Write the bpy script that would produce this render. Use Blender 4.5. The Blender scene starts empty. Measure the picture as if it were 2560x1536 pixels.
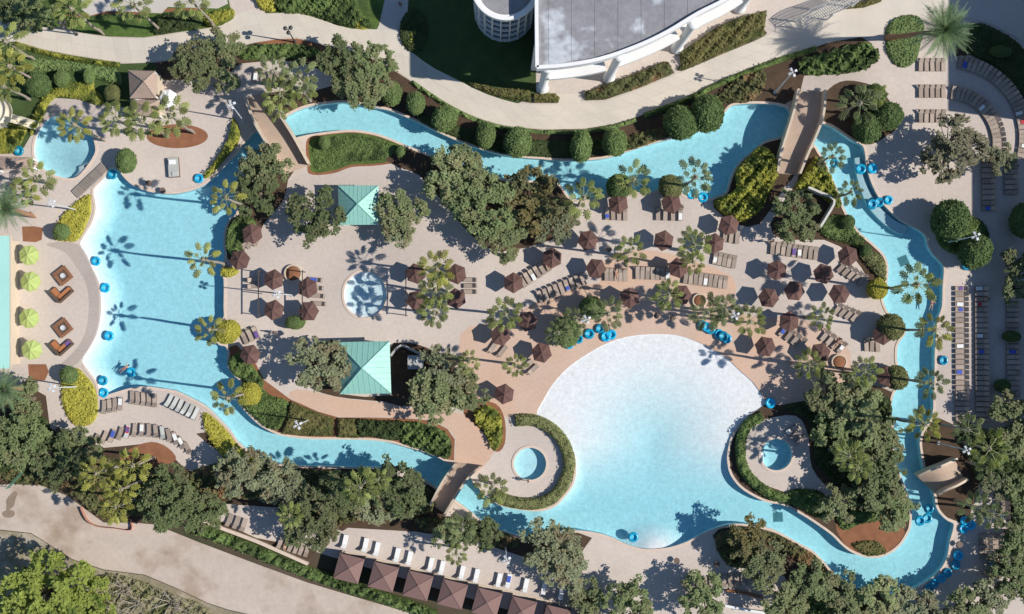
import bpy, bmesh, math, random
import numpy as np
from mathutils import Vector, Matrix
from mathutils.geometry import delaunay_2d_cdt
R = math.radians
random.seed(7); rng = np.random.default_rng(7)
SC = bpy.context.scene
# ---------------------------------------------------------------- camera, world, sun, exposure
PXM = 18.0                       # photograph pixels per metre on the ground
NX, NY, H = 1230.0, 830.0, 161.0  # point straight below the camera (pixels), camera height (m)
def P(px, py, z=0.0): return Vector(((px-1280)/PXM, (768-py)/PXM, z))
def E(px, py, h, z=None):        # ground position of a point seen at (px,py) that lies h metres up
    k = 1-h/H
    return P(NX+(px-NX)*k, NY+(py-NY)*k, h if z is None else z)
cam = bpy.data.objects.new('camera', bpy.data.cameras.new('camera')); SC.collection.objects.link(cam)
cam.location = P(NX, NY, H); cam.rotation_euler = (0, 0, 0)
cam.data.sensor_width = 36; cam.data.lens = 36*H/(2560/PXM)
cam.data.shift_x = (1280-NX)/2560; cam.data.shift_y = (NY-768)/2560
cam.data.clip_end = 3000; SC.camera = cam
EL = R(40.8); LD = Vector((-0.9917, 0.1281, 0)).normalized()   # where shadows fall
W = bpy.data.worlds.new('World'); SC.world = W; W.use_nodes = True
nt = W.node_tree; sky = nt.nodes.new('ShaderNodeTexSky'); sky.sky_type = 'NISHITA'; sky.sun_disc = False
sky.sun_elevation = EL; sky.sun_rotation = math.atan2(-LD.x, -LD.y)
bg = nt.nodes['Background']; bg.inputs[1].default_value = 0.095; sky.air_density = 1.15; sky.dust_density = 0.0; sky.ozone_density = 5.0
nt.links.new(sky.outputs[0], bg.inputs[0])
sun = bpy.data.objects.new('sun', bpy.data.lights.new('sun', 'SUN')); SC.collection.objects.link(sun)
sun.data.energy = 5.0; sun.data.angle = R(0.6); sun.data.color = (1.0, 0.945, 0.865)
sun.rotation_euler = Vector((LD.x*math.cos(EL), LD.y*math.cos(EL), -math.sin(EL))).to_track_quat('-Z', 'Y').to_euler()
SC.view_settings.view_transform = 'Standard'; SC.view_settings.look = 'None'
SC.view_settings.gamma = 1; SC.view_settings.use_curve_mapping = False
SC.view_settings.exposure = 0.0
# ---------------------------------------------------------------- helpers
COL = SC.collection
def link(o, parent=None):
    COL.objects.link(o)
    if parent is not None: o.parent = parent
    return o
def mesh(name, v, f, mat=None, smooth=False):
    m = bpy.data.meshes.new(name); m.from_pydata([tuple(x) for x in v], [], [tuple(x) for x in f])
    if mat: m.materials.append(mat)
    if smooth: m.polygons.foreach_set('use_smooth', [True]*len(m.polygons))
    m.update(); return m
def npmesh(name, V, F, mat=None):            # numpy verts (n,3), quads or triangles (m,k)
    m = bpy.data.meshes.new(name); V = np.asarray(V, np.float32); F = np.asarray(F, np.int32)
    m.vertices.add(len(V)); m.vertices.foreach_set('co', V.ravel())
    k = F.shape[1]; m.loops.add(F.size); m.loops.foreach_set('vertex_index', F.ravel())
    m.polygons.add(len(F)); m.polygons.foreach_set('loop_start', np.arange(0, F.size, k, dtype=np.int32))
    m.update(calc_edges=True); m.validate()
    if mat: m.materials.append(mat)
    return m
def obj(name, me, parent=None, loc=(0,0,0), rot=(0,0,0), scale=(1,1,1)):
    o = bpy.data.objects.new(name, me); link(o, parent)
    o.location = loc; o.rotation_euler = rot; o.scale = scale if hasattr(scale, '__len__') else (scale,)*3
    return o
def tag(o, label, cat=None, group=None, kind=None):
    o['label'] = label
    if cat: o['category'] = cat
    if group: o['group'] = group
    if kind: o['kind'] = kind
    return o
def thing(name, label, cat, loc=(0,0,0), rz=0.0, group=None):
    o = obj(name, None, None, loc, (0,0,rz)); o.empty_display_size = 0.3
    return tag(o, label, cat, group)
class MB:                                     # collects boxes, tubes ... into one mesh
    def __init__(s): s.v = []; s.f = []
    def add(s, v, f):
        n = len(s.v); s.v += [tuple(x) for x in v]; s.f += [tuple(i+n for i in q) for q in f]; return s
    def box(s, c, d, rz=0.0, ry=0.0, bev=0.0):
        M = Matrix.Translation(c) @ Matrix.Rotation(rz,4,'Z') @ Matrix.Rotation(ry,4,'Y')
        v = [M @ Vector((x*d[0]/2, y*d[1]/2, z*d[2]/2)) for x in (-1,1) for y in (-1,1) for z in (-1,1)]
        return s.add(v, [(0,1,3,2),(4,6,7,5),(0,4,5,1),(2,3,7,6),(0,2,6,4),(1,5,7,3)])
    def tube(s, pts, rad, n=8, cap=True):
        pts = [Vector(p) for p in pts]; v = []; f = []
        if not hasattr(rad, '__len__'): rad = [rad]*len(pts)
        for i, p in enumerate(pts):
            t = (pts[min(i+1,len(pts)-1)]-pts[max(i-1,0)]).normalized()
            a = t.orthogonal().normalized() if abs(t.z) < .999 else Vector((1,0,0))
            if abs(t.z) < .9: a = t.cross(Vector((0,0,1))).normalized()
            b = t.cross(a)
            for k in range(n):
                q = 2*math.pi*k/n; v.append(p+a*(math.cos(q)*rad[i])+b*(math.sin(q)*rad[i]))
        for i in range(len(pts)-1):
            for k in range(n):
                f.append((i*n+k, i*n+(k+1)%n, (i+1)*n+(k+1)%n, (i+1)*n+k))
        if cap: f.append(tuple(range(n-1,-1,-1))); f.append(tuple(range((len(pts)-1)*n, len(pts)*n)))
        return s.add(v, f)
    def lathe(s, prof, n=16, c=(0,0,0), cap=True):
        v = []; f = []
        for r, z in prof:
            for k in range(n):
                q = 2*math.pi*k/n; v.append((c[0]+r*math.cos(q), c[1]+r*math.sin(q), c[2]+z))
        for i in range(len(prof)-1):
            for k in range(n): f.append((i*n+k, i*n+(k+1)%n, (i+1)*n+(k+1)%n, (i+1)*n+k))
        if cap: f.append(tuple(range(n-1,-1,-1))); f.append(tuple(range((len(prof)-1)*n, len(prof)*n)))
        return s.add(v, f)
    def prism(s, poly, z0, z1):               # poly: list of (x,y) counter-clockwise
        n = len(poly); v = [(p[0],p[1],z0) for p in poly]+[(p[0],p[1],z1) for p in poly]
        f = [tuple(range(n-1,-1,-1)), tuple(range(n,2*n))]+[(i,(i+1)%n,n+(i+1)%n,n+i) for i in range(n)]
        return s.add(v, f)
    def mesh(s, name, mat=None, smooth=False): return mesh(name, s.v, s.f, mat, smooth)
    def build(s, name, mat=None, parent=None, smooth=False, loc=(0,0,0), rot=(0,0,0)):
        return obj(name, s.mesh(name, mat, smooth), parent, loc, rot)
ORD = ['first','second','third','fourth','fifth','sixth','seventh','eighth','ninth','tenth','eleventh','twelfth','thirteenth','fourteenth','fifteenth','sixteenth','seventeenth','eighteenth','nineteenth','twentieth']
ORD += ['twenty-'+x for x in ORD[:9]] + ['thirtieth'] + ['thirty-'+x for x in ORD[:9]]
def smooth_closed(pts, k=4):
    n = len(pts); out = []
    for i in range(n):
        p0, p1, p2, p3 = [np.array(pts[(i+j-1) % n], float) for j in range(4)]
        for j in range(k):
            t = j/k
            out.append(tuple(0.5*((2*p1)+(-p0+p2)*t+(2*p0-5*p1+4*p2-p3)*t*t+(-p0+3*p1-3*p2+p3)*t**3)))
    return out
def smooth_open(pts, k=4):
    q = [pts[0]]+list(pts)+[pts[-1]]; out = []
    for i in range(1, len(q)-2):
        p0, p1, p2, p3 = [np.array(q[i+j-1], float) for j in range(4)]
        for j in range(k):
            t = j/k
            out.append(tuple(0.5*((2*p1)+(-p0+p2)*t+(2*p0-5*p1+4*p2-p3)*t*t+(-p0+3*p1-3*p2+p3)*t**3)))
    return out+[tuple(pts[-1])]
def resample(pts, n):
    a = np.array(pts, float); d = np.r_[0, np.cumsum(np.hypot(*np.diff(a, axis=0).T))]
    t = np.linspace(0, d[-1], n); return np.c_[np.interp(t, d, a[:,0]), np.interp(t, d, a[:,1])]
def inpoly(X, Y, poly):
    X = np.asarray(X, float); Y = np.asarray(Y, float); r = np.zeros(X.shape, bool)
    p = np.asarray(poly, float); q = np.roll(p, -1, axis=0)
    for (x0,y0),(x1,y1) in zip(p, q):
        if y0 == y1: continue
        c = ((y0 > Y) != (y1 > Y)) & (X < (x1-x0)*(Y-y0)/(y1-y0)+x0); r ^= c
    return r
def circle(cx, cy, r, n=40, ry=None): return [(cx+r*math.cos(2*math.pi*i/n), cy+(ry or r)*math.sin(2*math.pi*i/n)) for i in range(n)]
def area(poly):
    p = np.asarray(poly); q = np.roll(p, -1, axis=0); return 0.5*np.sum(p[:,0]*q[:,1]-q[:,0]*p[:,1])
def ccw(poly): return poly if area(poly) > 0 else poly[::-1]
# ---------------------------------------------------------------- materials
def M(name, col, rough=0.8, var=0.25, s1=0.5, s2=6.0, bump=0.0, bs=20.0, rnd=0.0, trans=0.0, metal=0.0, spec=0.3, tint=None, grid=None):
    """noise-varied base colour; rnd: random value per object; tint: second colour mixed by large noise; grid: paving joints"""
    m = bpy.data.materials.new(name); m.use_nodes = True; t = m.node_tree; N = t.nodes; Lk = t.links
    b = N['Principled BSDF']; b.inputs['Roughness'].default_value = rough; b.inputs['Metallic'].default_value = metal
    b.inputs['Specular IOR Level'].default_value = spec
    tc = N.new('ShaderNodeTexCoord'); co = tc.outputs['Object']
    def noise(scale, detail=4):
        n = N.new('ShaderNodeTexNoise'); n.inputs['Scale'].default_value = scale; n.inputs['Detail'].default_value = detail
        n.inputs['Roughness'].default_value = 0.6; Lk.new(co, n.inputs['Vector']); return n.outputs['Fac']
    def math_(op, a, bb):
        n = N.new('ShaderNodeMath'); n.operation = op
        for i, x in enumerate((a, bb)):
            if isinstance(x, (int, float)): n.inputs[i].default_value = x
            else: Lk.new(x, n.inputs[i])
        return n.outputs[0]
    f = math_('ADD', math_('MULTIPLY', math_('SUBTRACT', noise(s1), .5), 2.4*var), math_('MULTIPLY', math_('SUBTRACT', noise(s2), .5), 2.0*var))
    f = math_('ADD', f, 1.0)
    if rnd:
        oi = N.new('ShaderNodeObjectInfo'); f = math_('MULTIPLY', f, math_('ADD', math_('MULTIPLY', math_('SUBTRACT', oi.outputs['Random'], .5), 2*rnd), 1.0))
    if grid:
        br = N.new('ShaderNodeTexBrick'); Lk.new(co, br.inputs['Vector']); br.inputs['Scale'].default_value = 1
        br.inputs['Brick Width'].default_value = grid[0]; br.inputs['Row Height'].default_value = grid[1]
        br.inputs['Mortar Size'].default_value = grid[2]; br.inputs['Color1'].default_value = (1,1,1,1); br.inputs['Color2'].default_value = (grid[4],)*3+(1,)
        br.inputs['Mortar'].default_value = (grid[3],)*3+(1,); f = math_('MULTIPLY', f, br.outputs['Color'])
    rgb = N.new('ShaderNodeRGB'); rgb.outputs[0].default_value = (*col, 1); c = rgb.outputs[0]
    if tint:
        mx = N.new('ShaderNodeMix'); mx.data_type = 'RGBA'; Lk.new(c, mx.inputs['A']); mx.inputs['B'].default_value = (*tint[0], 1)
        rp = N.new('ShaderNodeMapRange'); rp.inputs['From Min'].default_value = tint[2]; rp.inputs['From Max'].default_value = tint[3]
        Lk.new(noise(tint[1]), rp.inputs['Value']); Lk.new(rp.outputs[0], mx.inputs['Factor']); c = mx.outputs['Result']
    vm = N.new('ShaderNodeVectorMath'); vm.operation = 'SCALE'; Lk.new(c, vm.inputs[0]); Lk.new(f, vm.inputs['Scale'])
    Lk.new(vm.outputs[0], b.inputs['Base Color'])
    if bump:
        bp = N.new('ShaderNodeBump'); bp.inputs['Strength'].default_value = bump; bp.inputs['Distance'].default_value = 0.05
        Lk.new(noise(bs, 6), bp.inputs['Height']); Lk.new(bp.outputs[0], b.inputs['Normal'])
    if trans:
        tr = N.new('ShaderNodeBsdfTranslucent'); Lk.new(vm.outputs[0], tr.inputs['Color'])
        ms = N.new('ShaderNodeMixShader'); ms.inputs[0].default_value = trans
        Lk.new(b.outputs[0], ms.inputs[1]); Lk.new(tr.outputs[0], ms.inputs[2]); Lk.new(ms.outputs[0], N['Material Output'].inputs['Surface'])
    return m
K = {}
K['soil'] = M('soil', (.10,.075,.05), .95, .35, .3, 5, .6, 8, tint=((.05,.055,.025), .15, .45, .6))
K['deck'] = M('deck_paving', (.615,.53,.465), .85, .15, .2, 2.0, .15, 25, grid=(.4,.2,.012,.90,.97), tint=((.50,.43,.385), .05, .45, .65))
K['band'] = M('paving_band', (.46,.39,.345), .85, .13, .2, 3, .15, 25, grid=(.4,.2,.012,.9,.95))
K['salmon'] = M('salmon_paving', (.64,.435,.32), .85, .12, .15, 3, .15, 25, grid=(.4,.2,.012,.9,.95), tint=((.60,.44,.345), .07, .42, .62))
K['joint'] = M('path_joint', (.60,.53,.43), .9, .12)
K['slab'] = M('path_concrete', (.635,.570,.482), .85, .08, .25, 5, .15, 30, rnd=.035, tint=((.57,.515,.44), .12, .45, .7))
K['grey_path'] = M('grey_path_concrete', (.55,.50,.45), .9, .1, .3, 5, .1)
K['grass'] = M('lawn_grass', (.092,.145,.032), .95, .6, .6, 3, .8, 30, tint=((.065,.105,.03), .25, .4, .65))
K['grass_dark'] = M('lawn_painted_shade', (.06,.095,.03), .95, .35, .5, 7, .8, 30)  # darker copy of the lawn grass, shade put into its colour
K['mulch'] = M('mulch', (.27,.12,.062), .95, .35, .8, 9, .8, 14)
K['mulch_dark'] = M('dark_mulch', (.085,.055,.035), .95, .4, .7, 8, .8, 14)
K['road'] = M('dirt_road', (.535,.445,.375), .95, .15, .3, 1.6, .3, 10, tint=((.36,.27,.20), .12, .50, .66))
K['damp'] = M('damp_dirt', (.27,.205,.15), .9, .25, .8, 4)
K['rough'] = M('rough_ground', (.27,.23,.15), .95, .45, .5, 4, .8, 9, tint=((.40,.34,.26), .3, .45, .6))
K['coping'] = M('pool_coping', (.66,.53,.43), .7, .16, 1.5, 9, .2)
K['plaster'] = M('plaster_painted_ripples', (.765,.775,.78), .8, .19, 1.7, 4.2, .2, 5)  # white plaster; mottled colour stands in for rippling light in the water
K['steptile'] = M('pool_step_tile', (.52,.60,.62), .6, .15, 3, 12)
K['drain'] = M('drain_grate', (.16,.26,.28), .6, .15)
K['leaf_oak'] = M('oak_leaves', (.245,.285,.13), .7, .40, .55, 3.5, rnd=.28, trans=.34, tint=((.26,.24,.125), .35, .48, .68))
K['leaf_oak_d'] = M('dark_oak_leaves', (.20,.25,.105), .7, .40, .55, 3.5, rnd=.28, trans=.32, tint=((.21,.205,.105), .35, .5, .7))
K['leaf_grey'] = M('grey_green_oak_leaves', (.295,.32,.18), .7, .40, .55, 3.5, rnd=.22, trans=.32, tint=((.25,.21,.12), .4, .5, .66))
K['leaf_autumn'] = M('yellowing_oak_leaves', (.23,.19,.07), .7, .42, .55, 3.5, rnd=.1, trans=.25, tint=((.13,.135,.06), .4, .42, .62))
K['leaf_lime'] = M('lime_tree_leaves', (.33,.39,.085), .65, .45, .5, 3, trans=.3, tint=((.08,.13,.025), .4, .5, .68))
K['leaf_sparse'] = M('thin_oak_leaves', (.20,.19,.115), .75, .38, .6, 4, trans=.2)
K['bark'] = M('bark', (.19,.15,.115), .95, .3, 1.2, 9, .7, 12)
K['bark_pale'] = M('pale_bark', (.44,.38,.31), .95, .28, 1.2, 9, .7, 12)
K['palm_trunk'] = M('palm_trunk', (.33,.28,.23), .9, .25, 2, 14, .5, 9)
K['date_trunk'] = M('date_palm_trunk', (.34,.19,.11), .9, .28, 2, 8, .7, 7)
K['fan'] = M('fan_palm_leaf', (.29,.33,.105), .5, .26, 1.2, 6, rnd=.33, trans=.25, spec=.45)
K['fan_y'] = M('yellowing_fan_palm_leaf', (.36,.36,.085), .5, .26, 1.2, 6, rnd=.33, trans=.25, spec=.45)
K['fan_d'] = M('grey_green_fan_palm_leaf', (.22,.26,.115), .5, .26, 1.2, 6, rnd=.33, trans=.22, spec=.45)
K['date'] = M('date_palm_leaf', (.20,.285,.135), .5, .25, 1.0, 5, rnd=.25, trans=.18, spec=.45)
K['topiary'] = M('clipped_shrub', (.17,.24,.082), .8, .24, .9, 9, rnd=.10, trans=.12)
K['topiary_d'] = M('dark_clipped_shrub', (.11,.165,.055), .8, .26, .9, 9, rnd=.10, trans=.12)
K['topiary_o'] = M('olive_clipped_shrub', (.19,.20,.078), .8, .28, .9, 9, rnd=.10, trans=.12)
K['bed_y'] = M('yellow_ground_cover', (.47,.43,.07), .8, .26, .5, 6, trans=.15, tint=((.36,.35,.06), .6, .48, .66))
K['bed_yg'] = M('yellow_green_shrubs', (.36,.36,.06), .8, .36, .5, 4, trans=.2, tint=((.11,.14,.03), .45, .46, .62))
K['bed_g'] = M('green_shrubs', (.145,.21,.062), .8, .38, .5, 5, trans=.15, tint=((.055,.085,.025), .4, .45, .62))
K['bed_o'] = M('olive_hedge', (.18,.165,.06), .8, .34, .5, 5, trans=.15, tint=((.09,.10,.03), .4, .45, .62))
K['bed_d'] = M('dark_shrubs', (.055,.080,.026), .8, .40, .5, 5, trans=.12)
K['scrub'] = M('dry_scrub', (.30,.27,.16), .9, .45, .6, 5, trans=.15, tint=((.17,.18,.07), .5, .48, .64))
K['bed_mix'] = M('mixed_shrubs', (.12,.125,.05), .85, .42, .6, 5, trans=.15, tint=((.25,.15,.075), .5, .52, .66))
K['white'] = M('white_paint', (.82,.81,.79), .6, .05, .4, 4)
K['cloth_white'] = M('white_cushion', (.84,.84,.83), .85, .04, 1, 6)
K['roof'] = M('roof_membrane', (.265,.26,.275), .75, .34, .16, 1.2, .1, 12, tint=((.52,.55,.58), .13, .52, .60))
K['glass'] = M('dark_window_glass', (.03,.05,.07), .12, .2, .4, 2, spec=.6)
K['tan'] = M('tan_stucco', (.60,.50,.385), .85, .13, .5, 5, .2)
K['bridge_deck'] = M('bridge_deck_boards', (.44,.335,.26), .85, .2, .5, 5, .2, 12)
K['plank'] = M('weathered_plank', (.31,.265,.23), .85, .25, 1, 8, .2, 12, rnd=.12)
K['mint'] = M('mint_metal_roof', (.30,.58,.49), .45, .10, .3, 3, spec=.4, tint=((.25,.50,.43), .3, .45, .65))
K['mint_pale'] = M('pale_mint_metal_roof', (.42,.74,.66), .5, .08, .2, 2, spec=.4)
K['shingle'] = M('tan_roof_shingles', (.42,.315,.255), .9, .14, 1.2, 7, .3, 12)
K['brown_cloth'] = M('brown_umbrella_canvas', (.142,.078,.066), .85, .14, .6, 5, rnd=.16, trans=.06)
K['lime_cloth'] = M('lime_umbrella_canvas', (.50,.60,.20), .8, .10, .7, 5, rnd=.06, trans=.15)
K['cabana'] = M('mauve_brown_canvas', (.245,.150,.132), .85, .10, .6, 5, rnd=.04, trans=.05)
K['curtain'] = M('brown_curtain', (.13,.085,.07), .9, .15)
K['pole'] = M('dark_pole', (.09,.07,.06), .5, .1)
K['wood'] = M('brown_wood', (.26,.125,.07), .6, .22, 1, 8, rnd=.1)
K['wicker'] = M('brown_wicker', (.13,.085,.062), .8, .3, 3, 15)
K['orange_cush'] = M('terracotta_cushion', (.45,.18,.075), .85, .15)
K['sling'] = M('tan_sling_fabric', (.40,.325,.27), .85, .13, 1, 8, rnd=.20)
K['sling_g'] = M('pale_grey_sling_fabric', (.55,.56,.52), .85, .13, 1, 8, rnd=.2)
K['frame'] = M('brown_lounger_frame', (.16,.115,.09), .6, .15, rnd=.1)
K['tube'] = M('blue_inflatable_vinyl', (.006,.33,.55), .25, .12, 2, 6, rnd=.38, spec=.5)
K['tube_floor'] = M('pale_blue_vinyl_webbing', (.12,.55,.72), .35, .1)
K['towel'] = [M('towel_white', (.80,.80,.78), .9, .05), M('towel_blue', (.07,.12,.50), .9, .1), M('towel_red', (.50,.05,.06), .9, .1), M('towel_purple', (.16,.10,.30), .9, .1)]
K['lamp'] = M('white_lamp_metal', (.62,.63,.64), .4, .06)
K['lamp_d'] = M('dark_lamp_metal', (.06,.06,.06), .5, .1)
K['grey'] = M('grey_concrete', (.42,.41,.40), .85, .12, .6, 6, .2)
K['cream'] = M('cream_fibreglass', (.76,.69,.53), .35, .08, .5, 3, spec=.5)
K['skin'] = M('skin', (.48,.29,.2), .6, .05)
K['hair'] = M('dark_hair', (.05,.035,.025), .7, .1)
K['dark_cloth'] = M('dark_clothes', (.03,.03,.04), .9, .1)
K['red_cloth'] = M('red_swimwear', (.45,.03,.08), .7, .1)
K['blue_cloth'] = M('blue_swimwear', (.06,.16,.5), .7, .1)
K['orange_fence'] = M('orange_mesh_fence', (.50,.24,.17), .8, .2)
K['green_metal'] = M('green_gate_paint', (.07,.20,.14), .5, .15)
K['block'] = M('off_white_stucco', (.60,.58,.54), .85, .08)
# ---------------------------------------------------------------- pools (photo pixels)
OUT = [(281,420),(269,427),(258,448),(234,474),(238,508),(238,529),(228,560),(204,600),(202,614),(217,638),(230,669),(243,695),(250,720),(253,767),(250,802),(241,838),(223,872),(206,903),(225,934),(243,960),(248,989),(256,992),(279,985),(323,972),(362,967),(404,972),(440,978),(479,996),(515,1016),(551,1050),(577,1078),(593,1102),(616,1123),(640,1138),(671,1152),(718,1163),(795,1166),(873,1168),(935,1169),(1000,1174),(1050,1191),(1085,1215),(1140,1253),(1176,1279),(1196,1297),(1235,1318),(1280,1336),(1332,1342),(1365,1340),(1396,1331),(1440,1327),(1482,1331),(1521,1341),(1554,1356),(1583,1367),(1611,1373),(1642,1373),(1679,1368),(1720,1354),(1759,1333),(1798,1318),(1831,1311),(1875,1312),(1920,1320),(1959,1337),(1992,1356),(2031,1377),(2055,1400),(2080,1429),(2101,1450),(2132,1470),(2168,1483),(2205,1486),(2238,1485),(2269,1478),(2308,1460),(2339,1437),(2360,1411),(2370,1385),(2375,1354),(2382,1328),(2384,1309),(2368,1301),(2348,1281),(2339,1261),(2337,1243),(2325,1210),(2310,1170),(2302,1130),(2300,1102),(2308,1075),(2328,1047),(2334,1014),(2333,993),(2337,949),(2337,897),(2339,859),(2344,802),(2355,768),(2357,720),(2360,672),(2352,656),(2334,638),(2320,615),(2314,591),(2293,573),(2256,555),(2231,534),(2205,506),(2187,475),(2174,444),(2166,410),(2163,384),(2156,364),(2132,352),(2086,321),(2057,309),(1982,286),(1970,272),(1951,264),(1920,260),(1875,259),(1831,264),(1810,284),(1772,320),(1684,346),(1642,356),(1578,376),(1552,385),(1521,394),(1477,400),(1409,402),(1358,398),(1306,394),(1243,384),(1183,367),(1132,347),(1080,323),(1028,298),(976,277),(938,269),(899,261),(860,256),(821,259),(769,267),(731,282),(700,300),(645,326),(616,352),(592,386),(564,412),(538,441),(507,464),(474,477),(440,484),(401,484),(362,476),(331,462),(311,444),(298,428)]
INN = [(749,343),(738,347),(700,362),(660,385),(622,420),(596,458),(588,500),(592,534),(575,546),(562,575),(559,612),(563,643),(552,680),(560,699),(560,768),(559,796),(537,822),(535,842),(548,862),(568,870),(569,913),(580,934),(602,956),(592,980),(594,1001),(608,1022),(640,1055),(666,1073),(705,1089),(769,1097),(834,1098),(899,1099),(964,1104),(1015,1117),(1059,1130),(1100,1146),(1173,1191),(1183,1206),(1235,1255),(1280,1271),(1345,1278),(1384,1268),(1409,1245),(1433,1212),(1440,1178),(1439,1150),(1433,1130),(1417,1099),(1396,1073),(1371,1053),(1342,1037),(1358,1001),(1383,960),(1422,918),(1474,882),(1513,861),(1565,843),(1629,836),(1694,839),(1746,856),(1785,877),(1818,897),(1849,926),(1883,957),(1906,991),(1911,1009),(1899,1022),(1870,1040),(1844,1066),(1826,1099),(1819,1135),(1819,1156),(1826,1186),(1849,1217),(1883,1240),(1920,1256),(1959,1263),(2005,1287),(2044,1312),(2080,1338),(2106,1364),(2132,1382),(2166,1393),(2200,1393),(2231,1380),(2254,1359),(2267,1338),(2276,1318),(2278,1280),(2270,1240),(2255,1200),(2240,1160),(2236,1120),(2236,1079),(2226,1030),(2233,988),(2243,972),(2266,954),(2269,936),(2259,921),(2243,911),(2242,872),(2249,853),(2262,835),(2262,817),(2251,802),(2231,791),(2216,776),(2206,746),(2215,732),(2217,707),(2220,669),(2210,638),(2179,607),(2148,581),(2122,544),(2106,513),(2099,488),(2086,459),(2073,431),(2064,408),(2047,380),(2030,360),(1967,343),(1936,347),(1912,354),(1896,365),(1875,384),(1858,396),(1836,423),(1823,456),(1814,482),(1790,492),(1764,500),(1733,493),(1706,486),(1706,462),(1684,446),(1654,454),(1645,474),(1624,482),(1590,480),(1570,466),(1540,446),(1519,464),(1513,488),(1482,498),(1430,498),(1404,467),(1384,455),(1330,453),(1280,452),(1248,446),(1209,433),(1171,418),(1119,405),(1080,389),(1023,367),(976,347),(938,334),(886,326),(834,329),(782,336)]
OUT = smooth_closed(OUT, 3); INN = smooth_closed(INN, 3)
SMALL = smooth_closed([(150,289),(195,300),(225,330),(238,362),(236,388),(207,430),(182,447),(140,440),(105,420),(86,390),(88,350),(105,315),(125,295)], 4)
SPLASH = circle(913,737,54,48,58); TUB1 = circle(1325,1160,41,40); TUB2 = circle(1941,1137,40,40)
RINGS = [OUT, INN, SMALL, SPLASH, TUB1, TUB2]
def wet(X, Y):
    r = inpoly(X, Y, OUT) & ~inpoly(X, Y, INN)
    for q in RINGS[2:]: r |= inpoly(X, Y, q)
    return r
def cdt(rings, extra=()):
    V = []; Ed = []
    for r in rings:
        n = len(V); V += [Vector(p) for p in r]; Ed += [(n+i, n+(i+1) % len(r)) for i in range(len(r))]
    V += [Vector(p) for p in extra]
    v, e, f, *_ = delaunay_2d_cdt(V, Ed, [], 0, 1e-4)
    v = np.array([tuple(p) for p in v]); f = np.array([t for t in f if len(t) == 3]); return v, f
def keep(v, f, test):
    c = v[f].mean(axis=1); f = f[test(c[:,0], c[:,1])]
    u, inv = np.unique(f, return_inverse=True); return v[u], inv.reshape(f.shape)
def wpx(v, z):                                # pixel verts -> world verts
    v = np.asarray(v, float); z = np.broadcast_to(z, (len(v),)); return np.c_[(v[:,0]-1280)/PXM, (768-v[:,1])/PXM, z]
def flip_up(V, F):
    a, b, c = V[F[:,0]], V[F[:,1]], V[F[:,2]]; nz = np.cross(b-a, c-a)[:,2]; F = F.copy(); F[nz < 0] = F[nz < 0][:, ::-1]; return F
ZL = [0.0]; HX, HY = np.meshgrid(np.arange(-60, 2650, 8.0), np.arange(-60, 1650, 8.0)); HM = np.zeros(HX.shape, int)
def layer(poly, add=1):                       # each sheet lies 4 mm above the highest one it overlaps
    p = np.asarray(poly); c = p.mean(0); m = inpoly(HX, HY, c+(p-c)*1.02)
    if not m.any(): return 0.004
    l = HM[m].max()+1; HM[m] = l+add-1; return 0.004*l
def sheet(name, label, poly, mat, z=None, sm=0, kind='structure', cut=True):
    if sm: poly = smooth_closed(poly, sm)
    if z is None: z = ZL[0] = layer(poly)
    p = np.asarray(poly); lo, hi = p.min(0), p.max(0); rings = [poly]
    if cut:
        for r in RINGS:
            a = np.asarray(r)
            if (a.max(0) > lo).all() and (a.min(0) < hi).all(): rings.append(r)
    v, f = cdt(rings); t = (lambda X, Y: inpoly(X, Y, poly) & ~wet(X, Y)) if len(rings) > 1 else (lambda X, Y: inpoly(X, Y, poly))
    v, f = keep(v, f, t); V = wpx(v, z); F = flip_up(V, f)
    o = obj(name, npmesh(name, V, F, mat)); return tag(o, label, kind=kind)
sheet('ground', 'dark soil ground under the planting', [(-11000,-11000),(13600,-11000),(13600,12600),(-11000,12600)], K['soil'], z=-0.02)
sheet('deck', 'pale beige paved pool deck', [(-60,-60),(2640,-60),(2640,1640),(1520,1600),(820,1390),(520,1290),(420,1170),(0,1190),(-60,1190)], K['deck'], z=0.0)
# pool floors: a white shell with real depth; beaches slope
def depth(x, y):
    d = np.full(x.shape, 1.25)
    # wave pool beach
    r = np.hypot(x-1630, y-1105); s = np.where(y < 1105, 268-r, 268-np.abs(x-1630)*np.clip(1-(y-1105)/150, 0, 1)+(y-1105)*.6)
    t = np.clip((s-15)/400, 0, 1); t = t*t*(3-2*t); zone = (x > 1335) & (x < 1915) & (y > 830) & (y < 1400)
    d = np.where(zone, np.minimum(d, 1.3*t+.015), d)
    t = np.clip((y-1150)/120, 0, 1); d = np.where(zone, np.maximum(d, np.where((x > 1470) & (x < 1780), t, 0)*1.15), d)
    t = np.clip(np.hypot(x-1640, (y-1378)*1.3)/75-.25, 0, 1); d = np.where(zone & (y > 1290), np.minimum(d, t*1.2+.02), d)
    t = np.clip((np.hypot(x-1342, (y-1150))-96)/45, 0, 1); d = np.where(zone & (y > 1040) & (x < 1500), np.minimum(d, .25+t), d)
    # west beach of the left pool
    e = np.interp(y, [420,474,529,600,640,720,767,838,903,960,992], [264,236,240,210,219,251,254,243,208,246,252])
    t = np.clip((x-e)/48, 0, 1); d = np.where((x < 400) & (y > 415) & (y < 1000) & (x > 190), np.minimum(d, t*1.15+.10), d)
    d = np.where((x < 250) & (y < 450), np.minimum(d, 1.0), d)
    d = np.where(np.hypot(x-913, y-737) < 70, np.clip((58-np.hypot(x-913, y-737))/40, 0.02, .40), d)
    d = np.where(np.hypot(x-1325, y-1160) < 50, .9, d)
    return d
gx, gy = np.meshgrid(np.arange(190, 1930, 11.0), np.arange(415, 1400, 11.0)); gx = gx.ravel(); gy = gy.ravel()
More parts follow.
